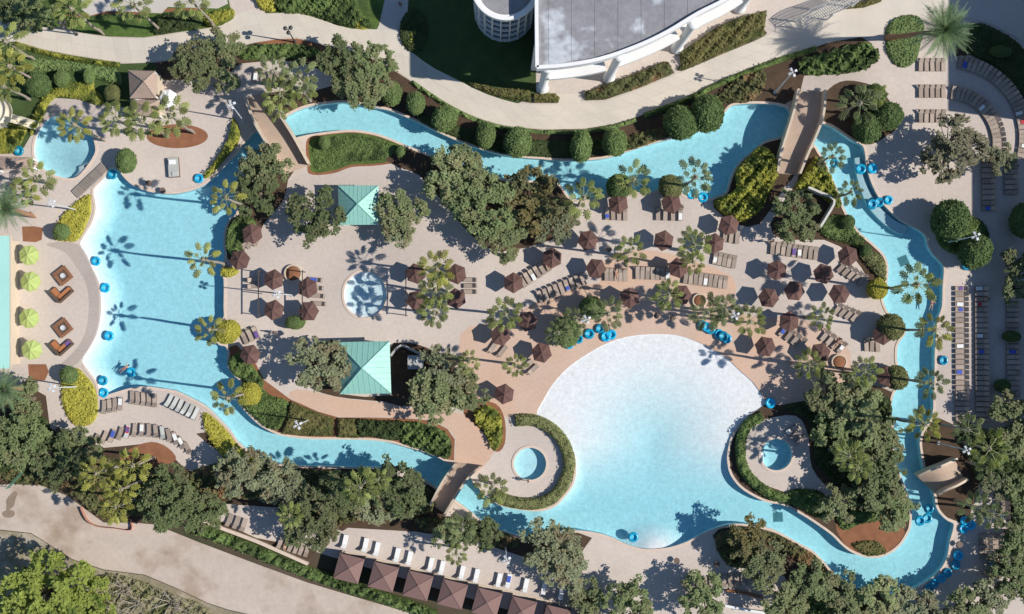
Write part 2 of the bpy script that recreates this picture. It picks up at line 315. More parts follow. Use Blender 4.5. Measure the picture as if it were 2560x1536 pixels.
sel = (((gx < 420) & (gy < 1000)) | ((gx > 1330) & (gy > 825)) | ((np.hypot(gx-913, gy-737) < 60))) & wet(gx, gy)
v, f = cdt(RINGS, list(zip(gx[sel]+rng.uniform(-1,1,sel.sum()), gy[sel]+rng.uniform(-1,1,sel.sum()))))
v, f = keep(v, f, wet); WZ = -0.09
V = wpx(v, WZ-depth(v[:,0], v[:,1])); F = flip_up(V, f)
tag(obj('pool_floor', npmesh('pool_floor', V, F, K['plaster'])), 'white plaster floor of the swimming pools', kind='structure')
wv, wf = [], []
for r in RINGS:
    n = len(wv); k = len(r); wv += [tuple(P(*p, -0.002)) for p in r]+[tuple(P(*p, -1.9)) for p in r]
    wf += [(n+i, n+(i+1) % k, n+k+(i+1) % k, n+k+i) for i in range(k)]
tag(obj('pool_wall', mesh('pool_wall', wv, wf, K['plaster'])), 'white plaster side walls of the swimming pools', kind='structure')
def offset(ring, d):
    p = np.asarray(ring, float); t = np.roll(p, -1, 0)-np.roll(p, 1, 0); t /= np.hypot(*t.T)[:,None]+1e-9
    n = np.c_[t[:,1], -t[:,0]]*(1 if area(ring) > 0 else -1); return [tuple(q) for q in p+n*d]
# coping: a raised rim along every pool edge
cv, cf = [], []
for r, sgn in zip(RINGS, (1,-1,1,1,1,1)):
    a = offset(r, -0.8*sgn); b = offset(r, 5.0*sgn); n = len(cv); k = len(r)
    cv += [tuple(P(*p, -0.03)) for p in a]+[tuple(P(*p, 0.075)) for p in a]+[tuple(P(*p, 0.075)) for p in b]+[tuple(P(*p, -0.01)) for p in b]
    for i in range(k):
        j = (i+1) % k
        mx, my = r[i]
        if (835 < my < 1040 and 1335 < mx < 1912 and r is INN) or (598 < my < 906 and mx < 262 and r is OUT): continue   # beaches have no rim
        for q in range(3): cf.append((n+q*k+i, n+q*k+j, n+(q+1)*k+j, n+(q+1)*k+i))
tag(obj('pool_coping', mesh('pool_coping', cv, cf, K['coping'])), 'pinkish beige coping rim along the pool edges', kind='structure')
# water: closed bodies with absorption, clear surface with small ripples
wm = bpy.data.materials.new('pool_water'); wm.use_nodes = True; t = wm.node_tree; N = t.nodes
for n in list(N): N.remove(n)
o_ = N.new('ShaderNodeOutputMaterial'); tr = N.new('ShaderNodeBsdfTransparent'); gl = N.new('ShaderNodeBsdfGlossy'); gl.inputs['Roughness'].default_value = .06
mx = N.new('ShaderNodeMixShader'); mx.inputs[0].default_value = .03
bp = N.new('ShaderNodeBump'); bp.inputs['Strength'].default_value = .10; bp.inputs['Distance'].default_value = .02
nz = N.new('ShaderNodeTexNoise'); nz.inputs['Scale'].default_value = 2.2; nz.inputs['Detail'].default_value = 3
tc = N.new('ShaderNodeTexCoord'); t.links.new(tc.outputs['Object'], nz.inputs['Vector']); t.links.new(nz.outputs['Fac'], bp.inputs['Height'])
t.links.new(bp.outputs[0], gl.inputs['Normal'])
t.links.new(tr.outputs[0], mx.inputs[1]); t.links.new(gl.outputs[0], mx.inputs[2]); t.links.new(mx.outputs[0], o_.inputs['Surface'])
va = N.new('ShaderNodeVolumeAbsorption'); va.inputs['Color'].default_value = (0.0, .77, .875, 1); va.inputs['Density'].default_value = .29
t.links.new(va.outputs[0], o_.inputs['Volume'])
def water(name, label, rings):
    rr = [offset(r, .5*s) for r, s in rings]
    v, f = cdt(rr); v, f = keep(v, f, lambda X, Y: inpoly(X, Y, rr[0]) & (~inpoly(X, Y, rr[1]) if len(rr) > 1 else True))
    T = wpx(v, WZ); F = flip_up(T, f); B = wpx(v, -2.6); n = len(T)
    e = {}
    for a, b, c in F:
        for q in ((a,b),(b,c),(c,a)): e[q] = 1
    side = [(q[1], q[0], q[0]+n, q[1]+n) for q in e if (q[1], q[0]) not in e]
    faces = [tuple(q) for q in F]+[tuple(q[::-1]+n) for q in F]+side
    tag(obj(name, mesh(name, np.r_[T, B], faces, wm)), label, kind='structure')
water('pool_water', 'pale turquoise water of the lagoon pools and lazy river', [(OUT,1),(INN,-1)])
water('pool_water', 'turquoise water of the small round pool at upper left', [(SMALL,1)])
water('pool_water', 'shallow water of the round splash pool between the brown umbrellas', [(SPLASH,1)])
water('pool_water', 'water of the round hot tub inside the curved hedge', [(TUB1,1)])
water('pool_water', 'shaded water of the round hot tub under the oaks', [(TUB2,1)])
# ---------------------------------------------------------------- paths, lawns, beds on the ground
def strip(name, label, up, lo, n, mat_base, mat_piece, gap=.010):
    """a path whose slabs are separate pieces"""
    up = resample(smooth_open(up), n+1); lo = resample(smooth_open(lo), n+1)
    poly = [tuple(p) for p in up]+[tuple(p) for p in lo[::-1]]
    base = sheet(name, label, poly, mat_base); layer(poly, 8)
    for i in range(n):
        for j in range(2):
            q = []
            for a, b in ((i, j), (i+1, j), (i+1, j+1), (i, j+1)):
                q.append(up[a]*(1-b/2)+lo[a]*(b/2))
            c = sum(q)/4; q = [c+(p-c)*(1-gap*18/ max(12, np.hypot(*(p-c)))) for p in q]
            w = [P(*p) for p in q]; b_ = MB(); pl = ccw([(p.x, p.y) for p in w]); b_.prism(pl, ZL[0]+.003, ZL[0]+.03)
            b_.build('slab', mat_piece, base)
    return base
PU = [(-40,44),(52,49),(103,70),(155,70),(207,85),(272,94),(362,96),(440,84),(518,72),(556,65),(600,30),(640,23),(663,34),(730,32),(769,39),(821,56),(873,72),(945,74),(1010,85),(1023,124),(1080,168),(1132,194),(1209,233),(1280,256),(1319,261),(1394,261),(1461,258),(1513,253),(1600,222),(1684,188),(1797,140),(1911,92),(1990,52),(2060,40),(2140,8),(2220,-30)]
PL = [(-40,92),(39,104),(103,122),(181,137),(233,145),(305,158),(388,155),(450,146),(543,129),(600,114),(640,104),(692,96),(743,94),(785,104),(811,112),(860,120),(920,140),(960,160),(984,173),(1028,202),(1106,251),(1170,285),(1235,308),(1280,316),(1358,323),(1461,321),(1539,308),(1591,292),(1720,241),(1798,202),(1920,153),(1985,132),(2075,103),(2153,90),(2200,60),(2330,10)]
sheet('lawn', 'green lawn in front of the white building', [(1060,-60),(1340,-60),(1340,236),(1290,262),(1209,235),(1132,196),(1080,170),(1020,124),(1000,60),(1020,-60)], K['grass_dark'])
sheet('lawn', 'lawn with shrubs left of the branching path at top', [(650,-60),(975,-60),(945,74),(873,74),(821,58),(769,41),(730,34),(663,36)], K['grass'])
sheet('path', 'shaded side path leading up from the main path', [(974,-60),(1024,-60),(1018,50),(1012,88),(1016,100),(940,78),(952,55)], K['grey_path'])
strip('path', 'curving cream concrete main path across the top', PU, PL, 66, K['joint'], K['slab'])
sheet('plaza', 'cream paved entrance area at upper right', [(1940,60),(2150,-20),(2380,-60),(2480,20),(2300,60),(2160,95),(2075,108),(1990,130),(1935,120)], K['slab'])
sheet('path', 'cream entrance path beside the white column', [(1392,262),(1366,236),(1390,200),(1470,196),(1452,240),(1462,256)], K['slab'])
sheet('path', 'pale apron path under the white building canopy', [(1366,236),(1345,190),(1500,175),(1700,100),(1850,10),(1940,-20),(1930,28),(1823,52),(1746,101),(1690,135),(1668,152),(1554,197),(1470,205),(1455,235)], K['deck'])
sheet('path', 'shaded walkway curving past the lounger terraces at right edge', [(2380,-40),(2640,-40),(2640,170),(2560,105),(2480,62),(2400,40)], K['grey_path'])
sheet('planting_bed', 'dark shaded planting bed at the upper right corner', [(2440,62),(2490,75),(2560,125),(2640,190),(2640,300),(2560,250),(2500,190),(2440,140),(2390,140),(2400,80)], K['mulch_dark'], sm=3)
sheet('lawn', 'lawn strip with mulch edge above the path at upper left', [(-40,-40),(565,-40),(575,15),(583,46),(555,64),(518,71),(440,82),(362,94),(272,92),(207,83),(155,68),(103,68),(52,47),(-40,40)], K['grass'])
sheet('planting_bed', 'reddish mulch band along the upper left lawn', [(140,36),(200,44),(270,36),(330,38),(420,30),(510,26),(512,20),(420,22),(330,28),(280,26),(205,34),(145,40)], K['mulch'])
sheet('terrace', 'grey paved terrace at the top left edge', [(205,-40),(560,-40),(570,10),(545,22),(420,18),(405,34),(330,30),(270,28),(225,40),(205,25)], K['grey_path'])
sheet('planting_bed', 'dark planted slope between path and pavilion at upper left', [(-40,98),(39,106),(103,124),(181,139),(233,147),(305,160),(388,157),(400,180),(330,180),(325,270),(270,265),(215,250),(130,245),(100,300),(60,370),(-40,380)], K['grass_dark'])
sheet('planting_bed', 'mulch bed of oaks between main path and left river bridge', [(388,158),(450,148),(543,131),(640,107),(692,99),(743,97),(785,107),(811,115),(860,123),(920,143),(960,163),(984,176),(1028,204),(1106,253),(1170,287),(1235,310),(1280,318),(1358,325),(1461,323),(1539,310),(1591,294),(1720,243),(1798,204),(1920,155),(1990,134),(2075,106),(2153,93),(2180,110),(2185,150),(2120,185),(2010,190),(1998,240),(1960,262),(1830,262),(1780,320),(1684,346),(1552,386),(1477,402),(1300,396),(1183,368),(1080,324),(976,278),(860,254),(769,266),(700,300),(668,240),(640,215),(560,190),(480,200),(400,200)], K['mulch_dark'])
sheet('planting_bed', 'orange mulch strip under the oaks along main path', [(640,107),(692,99),(743,97),(785,107),(811,116),(815,126),(770,116),(720,108),(660,112)], K['mulch'])
sheet('deck', 'paved terrace with loungers in palm shade beside left bridge', [(480,215),(560,196),(600,160),(700,150),(760,160),(840,190),(830,215),(760,235),(700,228),(640,240),(600,250),(560,260)], K['deck'])
sheet('mulch_mound', 'smooth oval brown mulch mound under palms at upper left', circle(443,341,77,40,30), K['mulch'])
sheet('planting_bed', 'brown mulch rim of the lawn tongue by first bridge', [(768,412),(765,358),(782,340),(834,331),(886,328),(938,337),(985,354),(1022,374),(990,405),(935,415),(880,418),(840,432),(800,438),(772,434)], K['mulch'], sm=3)
sheet('lawn', 'green lawn tongue between the bridge and upper river', [(775,405),(772,360),(785,345),(834,336),(886,333),(938,341),(976,354),(1010,372),(985,400),(935,410),(880,412),(840,425),(800,432),(778,428)], K['grass'], sm=3)
sheet('planting_bed', 'dark planted bank south of the upper river', [(960,395),(1010,370),(1054,384),(1119,406),(1209,434),(1280,454),(1384,457),(1430,500),(1440,560),(1380,600),(1250,630),(1180,590),(1120,520),(1050,440),(1000,420)], K['mulch_dark'], sm=2)
sheet('planting_bed', 'mulch bed of oaks and shrubs along left pool east bank', [(700,362),(740,350),(745,410),(720,450),(710,500),(660,560),(640,600),(640,560),(600,540),(588,500),(600,455),(660,385)], K['mulch_dark'], sm=2)
sheet('planting_bed', 'shrub bed at the left pool edge beside brown umbrellas', [(592,536),(575,546),(563,575),(560,612),(565,643),(600,665),(612,620),(600,580),(640,560),(640,545)], K['mulch_dark'], sm=2)
sheet('planting_bed', 'planted bank between left pool and kiosk path', [(569,870),(590,862),(640,910),(660,950),(725,998),(795,1029),(847,1044),(925,1044),(1028,1047),(1080,1052),(1119,1073),(1137,1099),(1135,1152),(1100,1146),(1059,1131),(1015,1118),(964,1105),(899,1100),(769,1098),(705,1090),(666,1074),(640,1056),(608,1023),(594,1001),(602,956),(580,934),(570,913)], K['mulch'])
sheet('walkway', 'salmon paved path curving below the large green kiosk', [(744,973),(808,986),(873,999),(963,1007),(1015,1020),(1093,1024),(1158,1036),(1217,1060),(1240,1090),(1235,1130),(1210,1165),(1172,1192),(1132,1168),(1137,1151),(1139,1099),(1119,1071),(1080,1050),(1028,1045),(925,1042),(847,1042),(795,1027),(722,994)], K['salmon'], sm=2)
sheet('deck', 'salmon paved crescent around the white beach of the wave pool', [(1152,835),(1200,812),(1250,800),(1330,762),(1380,730),(1440,712),(1500,706),(1508,655),(1560,628),(1640,628),(1720,648),(1830,690),(1838,735),(1840,775),(1900,795),(1990,795),(2075,825),(2125,880),(2115,960),(2010,1000),(1960,1012),(1911,1012),(1900,1000),(1629,900),(1360,1040),(1290,1046),(1240,1034),(1170,1000),(1150,930)], K['salmon'], sm=2)
sheet('planting_bed', 'mulch bed with fallen palm fronds beside the salmon path', [(1158,1030),(1190,1005),(1240,1010),(1262,1050),(1262,1110),(1240,1130),(1215,1090),(1180,1055)], K['mulch'], sm=3)
sheet('planting_bed', 'dark bed under oaks behind the large kiosk', [(770,880),(800,860),(850,856),(850,985),(978,988),(1010,1018),(960,1005),(873,997),(808,984),(770,960)], K['mulch_dark'], sm=2)
sheet('planting_bed', 'planting bed east of the large green kiosk', [(978,985),(976,870),(1000,858),(1040,860),(1090,880),(1130,900),(1150,960),(1160,1010),(1095,1020),(1015,1016)], K['mulch_dark'], sm=2)
sheet('planting_bed', 'raised mulch planter right of the second bridge', [(2060,240),(2100,205),(2150,205),(2200,225),(2235,270),(2250,310),(2210,345),(2160,362),(2086,322),(2057,309)], K['mulch_dark'], sm=3)
sheet('planting_bed', 'dark mulch under yellow shrubs left of second bridge', [(1990,432),(1960,470),(1900,560),(1840,560),(1785,520),(1790,494),(1816,482),(1836,423),(1875,386),(1912,356),(1967,345),(1975,380)], K['mulch_dark'], sm=2)
sheet('planting_bed', 'planted wedge between second bridge and right river', [(2040,365),(2064,408),(2086,459),(2106,513),(2122,544),(2148,581),(2179,607),(2210,638),(2220,669),(2217,707),(2215,732),(2180,735),(2170,700),(2130,640),(2060,600),(1960,600),(1925,560),(1990,460),(2010,400)], K['mulch_dark'], sm=2)
sheet('planting_bed', 'dark bed around the shaded hot tub under oaks', [(1911,1012),(1960,1012),(2060,990),(2150,960),(2240,985),(2226,1030),(2236,1079),(2240,1160),(2270,1240),(2278,1280),(2267,1338),(2231,1380),(2166,1393),(2106,1364),(2044,1312),(1959,1263),(1883,1240),(1826,1186),(1819,1135),(1844,1066),(1899,1022)], K['mulch_dark'], sm=2)
sheet('deck', 'dappled deck around the shaded hot tub', [(1870,1080),(1910,1050),(1990,1040),(2020,1090),(2030,1170),(2080,1230),(2120,1250),(2100,1290),(2040,1260),(1960,1230),(1890,1200),(1862,1140)], K['deck'], sm=3)
sheet('planting_bed', 'bare orange mulch bank inside the lower right river bend', [(2090,1310),(2160,1285),(2230,1300),(2262,1330),(2240,1372),(2200,1390),(2166,1390),(2120,1370)], K['mulch'], sm=3)
sheet('planting_bed', 'dark planting below the lower left river channel', [(0,1010),(60,960),(115,990),(125,1070),(190,1110),(330,1100),(420,1095),(520,1080),(590,1105),(671,1155),(795,1169),(935,1171),(1085,1217),(1110,1290),(1200,1300),(1300,1345),(1440,1330),(1480,1345),(1440,1400),(1330,1400),(1180,1350),(1040,1330),(870,1320),(820,1350),(770,1400),(640,1345),(505,1298),(380,1300),(330,1310),(250,1300),(180,1240),(100,1212),(-40,1215),(-40,1050)], K['mulch_dark'])
sheet('deck', 'sunny paved terrace strip for loungers at lower left', [(195,1085),(300,1050),(380,1040),(460,1065),(520,1110),(560,1150),(480,1180),(430,1140),(360,1110),(260,1120)], K['deck'], sm=2)
sheet('planting_bed', 'orange mulch pocket below the lower left loungers', [(330,1120),(380,1105),(420,1120),(440,1150),(390,1165),(300,1150)], K['mulch'], sm=3)
sheet('deck', 'lounger terrace above the long hedge at bottom', [(520,1290),(560,1260),(700,1270),(860,1330),(980,1330),(1180,1365),(1330,1420),(1560,1500),(1540,1560),(1300,1500),(820,1380),(640,1345)], K['deck'])
sheet('planting_bed', 'dark planting left of bottom right river bend', [(1780,1400),(1770,1352),(1798,1322),(1875,1314),(1959,1339),(2031,1379),(2080,1431),(2132,1472),(2240,1488),(2240,1560),(1900,1560),(1880,1440),(1760,1420)], K['mulch_dark'])
sheet('deck', 'shaded deck patches among the oaks at bottom right', [(1480,1345),(1560,1360),(1640,1376),(1720,1358),(1775,1330),(1800,1370),(1850,1420),(1960,1440),(1990,1500),(1950,1560),(1500,1560),(1440,1430)], K['deck'])
sheet('planting_bed', 'dark planting strip at the lower right edge', [(2300,1102),(2328,1050),(2380,1060),(2440,1130),(2450,1200),(2420,1300),(2388,1302),(2348,1281),(2339,1243),(2310,1170)], K['mulch_dark'], sm=2)
sheet('planting_bed', 'brown mulch bed at foot of upper yellow bed', [(55,567),(85,566),(108,570),(104,600),(90,606),(57,604)], K['mulch'])
sheet('planting_bed', 'brown mulch bed at head of lower yellow bed', [(70,911),(115,911),(122,930),(112,952),(73,950)], K['mulch'])
sheet('paving_band', 'darker paving band curving along the left pool beach', [(115,612),(150,605),(195,612),(222,660),(243,710),(248,770),(240,830),(215,880),(185,915),(150,915),(185,880),(212,835),(222,770),(215,710),(185,660),(160,630)], K['band'], sm=3)
sheet('road', 'beige dirt service road crossing the lower left corner', [(-900,1190),(-60,1217),(52,1209),(103,1214),(168,1240),(202,1265),(259,1307),(336,1307),(388,1312),(492,1354),(640,1410),(769,1457),(899,1496),(1015,1530),(1140,1570),(2400,1900),(2400,2040),(900,1660),(640,1540),(569,1524),(518,1507),(440,1470),(362,1437),(259,1424),(181,1398),(78,1333),(-60,1318),(-900,1290)], K['road'])
sheet('rough_ground', 'rough dry verge below the dirt road', [(-60,1320),(78,1335),(181,1400),(259,1426),(362,1439),(440,1472),(518,1509),(569,1526),(640,1542),(760,1640),(-60,1640)], K['rough'])
for a, b, r in ((28,1252,14),(22,1285,20)):
    sheet('wet_patch', 'damp brown patch on the dirt road near the green gate' if r == 14 else 'lower damp brown patch at the left end of the road', [(x+(b-y)*.35+2*math.sin(y*.2), y) for x, y in circle(a, b, r*.8, 16, 24 if r == 14 else 10)], K['damp'], sm=2)
# ---------------------------------------------------------------- buildings
def xy(v): return (v.x, v.y)
def poly_at(pts, h): return ccw([xy(E(x, y, h)) for x, y in pts])
ARC = smooth_open([(1342,171),(1409,166),(1500,150),(1591,119),(1668,83),(1746,36),(1816,0),(1900,-60),(2000,-150)], 4)
ROOFP = ARC+[(2000,-350),(1338,-350)]
b = thing('resort_building', 'white building with grey flat roof and curved front on columns', 'building', E(1500,60,14.6,0))
bl = b.location
def loc(poly): return [(x-bl.x, y-bl.y) for x, y in poly]
MB().prism(loc(poly_at(ROOFP, 14.2)), 13.5, 14.2).build('roof', K['roof'], b)
def rim(pts, h0, h1, wid, off=0.0, inner=True):  # wall strip along pixel line seen at height h1
    v, f = [], []; w = [E(x, y, h1)-bl for x, y in pts]; n = len(w)
    for i, p in enumerate(w):
        t = (w[min(i+1, n-1)]-w[max(i-1, 0)]); t.z = 0; t.normalize(); nrm = Vector((t.y, -t.x, 0))
        a = p+nrm*off; c = p+nrm*(off-wid)
        v += [(a.x,a.y,h0),(a.x,a.y,h1),(c.x,c.y,h1),(c.x,c.y,h0)]
    for i in range(n-1):
        for k in range(4): f.append((i*4+k, (i+1)*4+k, (i+1)*4+(k+1) % 4, i*4+(k+1) % 4))
    f += [(0,1,2,3), ((n-1)*4+3,(n-1)*4+2,(n-1)*4+1,(n-1)*4)]
    return v, f
v, f = rim(ARC, 13.4, 14.75, .45, .08); obj('parapet', mesh('parapet', v, f, K['white']), b)
v, f = rim([(1338,-350),(1338,-100),(1339,60),(1340,168)], 13.4, 14.75, .45, .08); obj('parapet', mesh('parapet', v, f, K['white']), b)
COLS = [(1356,222),(1522,196),(1692,122),(1848,22)]
for x, y in COLS:
    c = P(x, y)-bl; cm = MB(); cm.lathe([(.85,0),(.85,.5),(.60,.7),(.56,12.2),(.7,12.5),(.7,13.4)], 20, (c.x, c.y, 0)); cm.build('column', K['white'], b, True)
# fascia beams between the columns, a little behind the roof edge
for x0, x1 in ((1366,1510),(1538,1694),(1708,1852),(1868,1990)):
    xs = np.linspace(x0, x1, 12); seg = list(zip(xs, np.interp(xs, [p[0] for p in ARC], [p[1] for p in ARC])))
    if len(seg) > 1:
        seg = resample(seg, 8); v, f = rim([(x+6, y+29) for x, y in seg], 8.3, 9.0, 3.2); obj('canopy_ledge', mesh('canopy_ledge', v, f, K['white']), b)
v, f = rim([(x-6, y-52) for x, y in ARC], 0.0, 13.3, .4); obj('wall', mesh('wall', v, f, K['white']), b)
v, f = rim([(1345,-350),(1345,0),(1346,110)], 0.0, 13.3, .4); obj('wall', mesh('wall', v, f, K['white']), b)
for i in range(3):                                # window bands on the west wall
    for j in range(5):
        c = E(1344, 100-i*0-j*38, 13.3); MB().box((c.x-bl.x-.12, c.y-bl.y, 2.3+i*4), (.12, 1.7, 2.4)).build('window', K['glass'], b)
for i in range(9):                                # roof membrane seams
    x = 1372+58*i; y1 = float(np.interp(x, [p[0] for p in ARC], [p[1] for p in ARC]))-10; p, q = E(x, -340, 14.2)-bl, E(x, y1, 14.2)-bl
    MB().box(((p.x+q.x)/2, (p.y+q.y)/2, 14.215), (.10, abs(p.y-q.y), .03), 0).build('roof_seam', K['roof'], b)
# round glazed stair tower
tw = thing('round_tower', 'round white tower with rows of dark windows and grey roof', 'tower', P(1262,30,0))
Rt, Ht = 4.15, 12.2
MB().lathe([(Rt-.35,0),(Rt-.35,Ht-.5)], 48).build('core_wall', K['glass'], tw)
MB().lathe([(.01,Ht-.3),(Rt-.3,Ht-.3),(Rt-.3,Ht-.28)], 48).build('roof', K['roof'], tw)
MB().lathe([(Rt-.45,Ht-.5),(Rt+.35,Ht-.5),(Rt+.35,Ht+.25),(Rt-.1,Ht+.25),(Rt-.1,Ht-.2),(Rt-.45,Ht-.2)], 48, cap=False).build('parapet', K['white'], tw)
for z, hh in ((.3,.6),(3.0,.2),(5.6,.2),(8.2,.2),(10.9,.9)):
    MB().lathe([(Rt-.4,z-hh/2),(Rt+.04,z-hh/2),(Rt+.04,z+hh/2),(Rt-.4,z+hh/2)], 48, cap=False).build('band', K['white'], tw)
pm = MB().box((0,0,0), (.06,1.04,2.3)).mesh('pane', K['glass']); pl = MB().box((0,0,Ht/2-.3), (.30,.15,Ht-.8)).mesh('pilaster', K['white'])
ml = MB().box((0,0,Ht/2-.3), (.3,.10,Ht-.8)).mesh('mullion', K['white'])
for k in range(22):
    q = 2*math.pi*k/22; obj('pilaster', pl, tw, ((Rt-.02)*math.cos(q), (Rt-.02)*math.sin(q), 0), (0,0,q))
for k in range(22):
    q = 2*math.pi*(k+.5)/22
    if math.sin(q) > .35: continue
    for z in (1.7,4.3,6.9,9.4): obj('pane', pm, tw, ((Rt-.28)*math.cos(q), (Rt-.28)*math.sin(q), z), (0,0,q))
# hotel wings beyond the right edge of the frame: they throw the long shade over the terraces
def block(label, x0, x1, y0, y1, h):
    c = P((x0+x1)/2, (y0+y1)/2); w, d = (x1-x0)/PXM, (y1-y0)/PXM; t = thing('hotel_wing', label, 'building', c)
    MB().box((0,0,h/2), (w,d,h)).build('wall', K['block'], t); MB().box((0,0,h+.06), (w-.6,d-.6,.1)).build('roof', K['roof'], t)
    for z in np.arange(1.8, h-1, 3.2):
        wmesh = MB().box((0,0,0), (.1,1.6,1.7)).mesh('window', K['glass'])
        for yy in np.arange(-d/2+2, d/2-1.5, 3.6): obj('window', wmesh, t, (-w/2-.04, yy, z))
block('tall hotel wing beyond the upper right edge', 2680, 3000, -260, 318, 15.0)
block('long low hotel wing beyond the right edge', 2690, 3000, 430, 1100, 12.6)
# left edge building with pale mint roof
t = thing('pool_bar', 'pale mint roofed building cut by the left edge', 'building', P(-60,755,0))
a, c = E(24,590,4), E(27,922,4); w0 = P(-300,590); o_ = t.location
MB().prism(ccw([(w0.x-o_.x,a.y-o_.y),(a.x-o_.x,a.y-o_.y),(c.x-o_.x,c.y-o_.y),(w0.x-o_.x,c.y-o_.y)]), 3.8, 4.0).build('roof', K['mint_pale'], t)
MB().prism(ccw([(w0.x-o_.x,a.y-o_.y-.5),(a.x-o_.x-.5,a.y-o_.y-.5),(c.x-o_.x-.5,c.y-o_.y+.5),(w0.x-o_.x,c.y-o_.y+.5)]), 0, 3.79).build('wall', K['tan'], t)
MB().box((a.x-o_.x+.09,(a.y+c.y)/2-o_.y,3.86), (.18,abs(a.y-c.y)+.1,.3)).build('gutter', K['tan'], t)
# hip roofed kiosks
def hip(name, label, cs, ap, eave, apex, rm, post=True, cat='kiosk', body=None):
    A = E(*ap, apex); t = thing(name, label, cat, Vector((A.x, A.y, 0))); o = t.location
    C = [E(x, y, eave)-o for x, y in cs]; C = [Vector((c.x, c.y, eave)) for c in C]; T = Vector((0,0,apex))
    for i in range(4):
        a, b_ = C[i], C[(i+1) % 4]; m = MB(); dz = Vector((0,0,-.12))
        m.add([a, b_, T, a+dz, b_+dz, T+dz], [(0,1,2),(3,5,4),(0,3,4,1)])
        nn = (b_-a).cross(T-a).normalized(); nn = nn if nn.z > 0 else -nn
        for s in np.arange(.08, .93, .105 if rm is not K['cabana'] else 2):          # standing seams
            p = a+(b_-a)*s; k = min(s, 1-s)*2; q = p+((T-(a+b_)/2))*k*.96
            m.tube([p+nn*.02, q+nn*.02], .022, 4)
        m.build('roof_panel', rm, t)
        m = MB(); m.tube([a+Vector((0,0,.03)), T+Vector((0,0,.03))], .06 if rm is not K['cabana'] else .025, 6); m.build('ridge_cap', rm, t)
    if post:
        for c in C:
            p = Vector((c.x, c.y, 0))*.88; MB().box((p.x, p.y, eave/2-.02), (.22,.22,eave)).build('post', K['white'], t)
    if body: MB().box((0,0,body[2]/2), body).build('counter', K['tan'], t)
    return t
hip('kiosk', 'smaller green hip roofed kiosk between two oaks', [(845,464),(946,464),(946,562),(847,563)], (894,510), 3.2, 4.9, K['mint'], body=(3.2,3.0,1.1))
hip('kiosk', 'larger green hip roofed kiosk above the salmon path', [(844,856),(974,853),(978,984),(850,986)], (905,921), 3.4, 5.8, K['mint'], body=(4.6,4.6,1.1))
hip('pavilion', 'tan shingle hip roofed pavilion at upper left', [(321,176),(388,178),(390,246),(325,246)], (360,204), 3.0, 4.6, K['shingle'], cat='pavilion', body=(2.6,2.6,2.6))
hip('pavilion', 'lower tan roofed annex below the upper left pavilion', [(330,250),(398,250),(398,290),(334,290)], (364,268), 2.5, 3.3, K['shingle'], cat='pavilion', body=(2.4,1.2,2.2))
hip('pavilion', 'small tan roofed shelter at the left edge by the small pool', [(-20,390),(80,394),(84,420),(-20,426)], (30,406), 2.5, 3.2, K['shingle'], cat='pavilion', body=(3,1,2))
# cabanas
for i in range(8):
    x, y = 872+86.3*i, 1422+21.5*i; r = R(-13.5); u = Vector((math.cos(r), -math.sin(r))); w = Vector((math.sin(r), math.cos(r)))
    hw = 33; cs = []
    for a, c in ((-1,-1),(1,-1),(1,1),(-1,1)):
        cs.append((x+u.x*a*hw+w.x*c*hw*.98 if False else x+a*hw*.97*math.cos(R(13.5))-c*hw*.26, y+a*hw*math.sin(R(13.5))+c*hw*.94))
    t = hip('cabana', f'brown square canopy cabana, {ORD[i]} from the left in the bottom row', cs, (x, y-1), 2.35, 3.1, K['cabana'], post=False, cat='cabana')
    t['group'] = 'brown cabanas in the bottom row'; o = t.location
    C = [E(px, py, 2.35)-o for px, py in cs]
    for c in C: MB().box((c.x*.96, c.y*.96, 1.17), (.09,.09,2.3)).build('post', K['pole'], t)
    for a, c in ((0,3),(3,2),(2,1)):
        p, q = C[a]*.95, C[c]*.95; m = MB(); k = 9
        pts = [Vector((p.x+(q.x-p.x)*j/k, p.y+(q.y-p.y)*j/k, 0)) for j in range(k+1)]; d = (q-p); nn = Vector((-d.y, d.x, 0)).normalized()
        v = []
        for j, s in enumerate(pts): s = s+nn*(.05 if j % 2 else -.03); v += [(s.x,s.y,.05),(s.x,s.y,2.25)]
        m.add(v, [(2*j,2*j+2,2*j+3,2*j+1) for j in range(k)]); m.build('curtain', K['curtain'], t)
    MB().box((0,-.5,.25), (1.8,.7,.45), R(-13.5)).build('day_bed', K['wicker'], t); MB().box((0,-.5,.53), (1.7,.62,.12), R(-13.5)).build('cushion', K['cloth_white'], t)
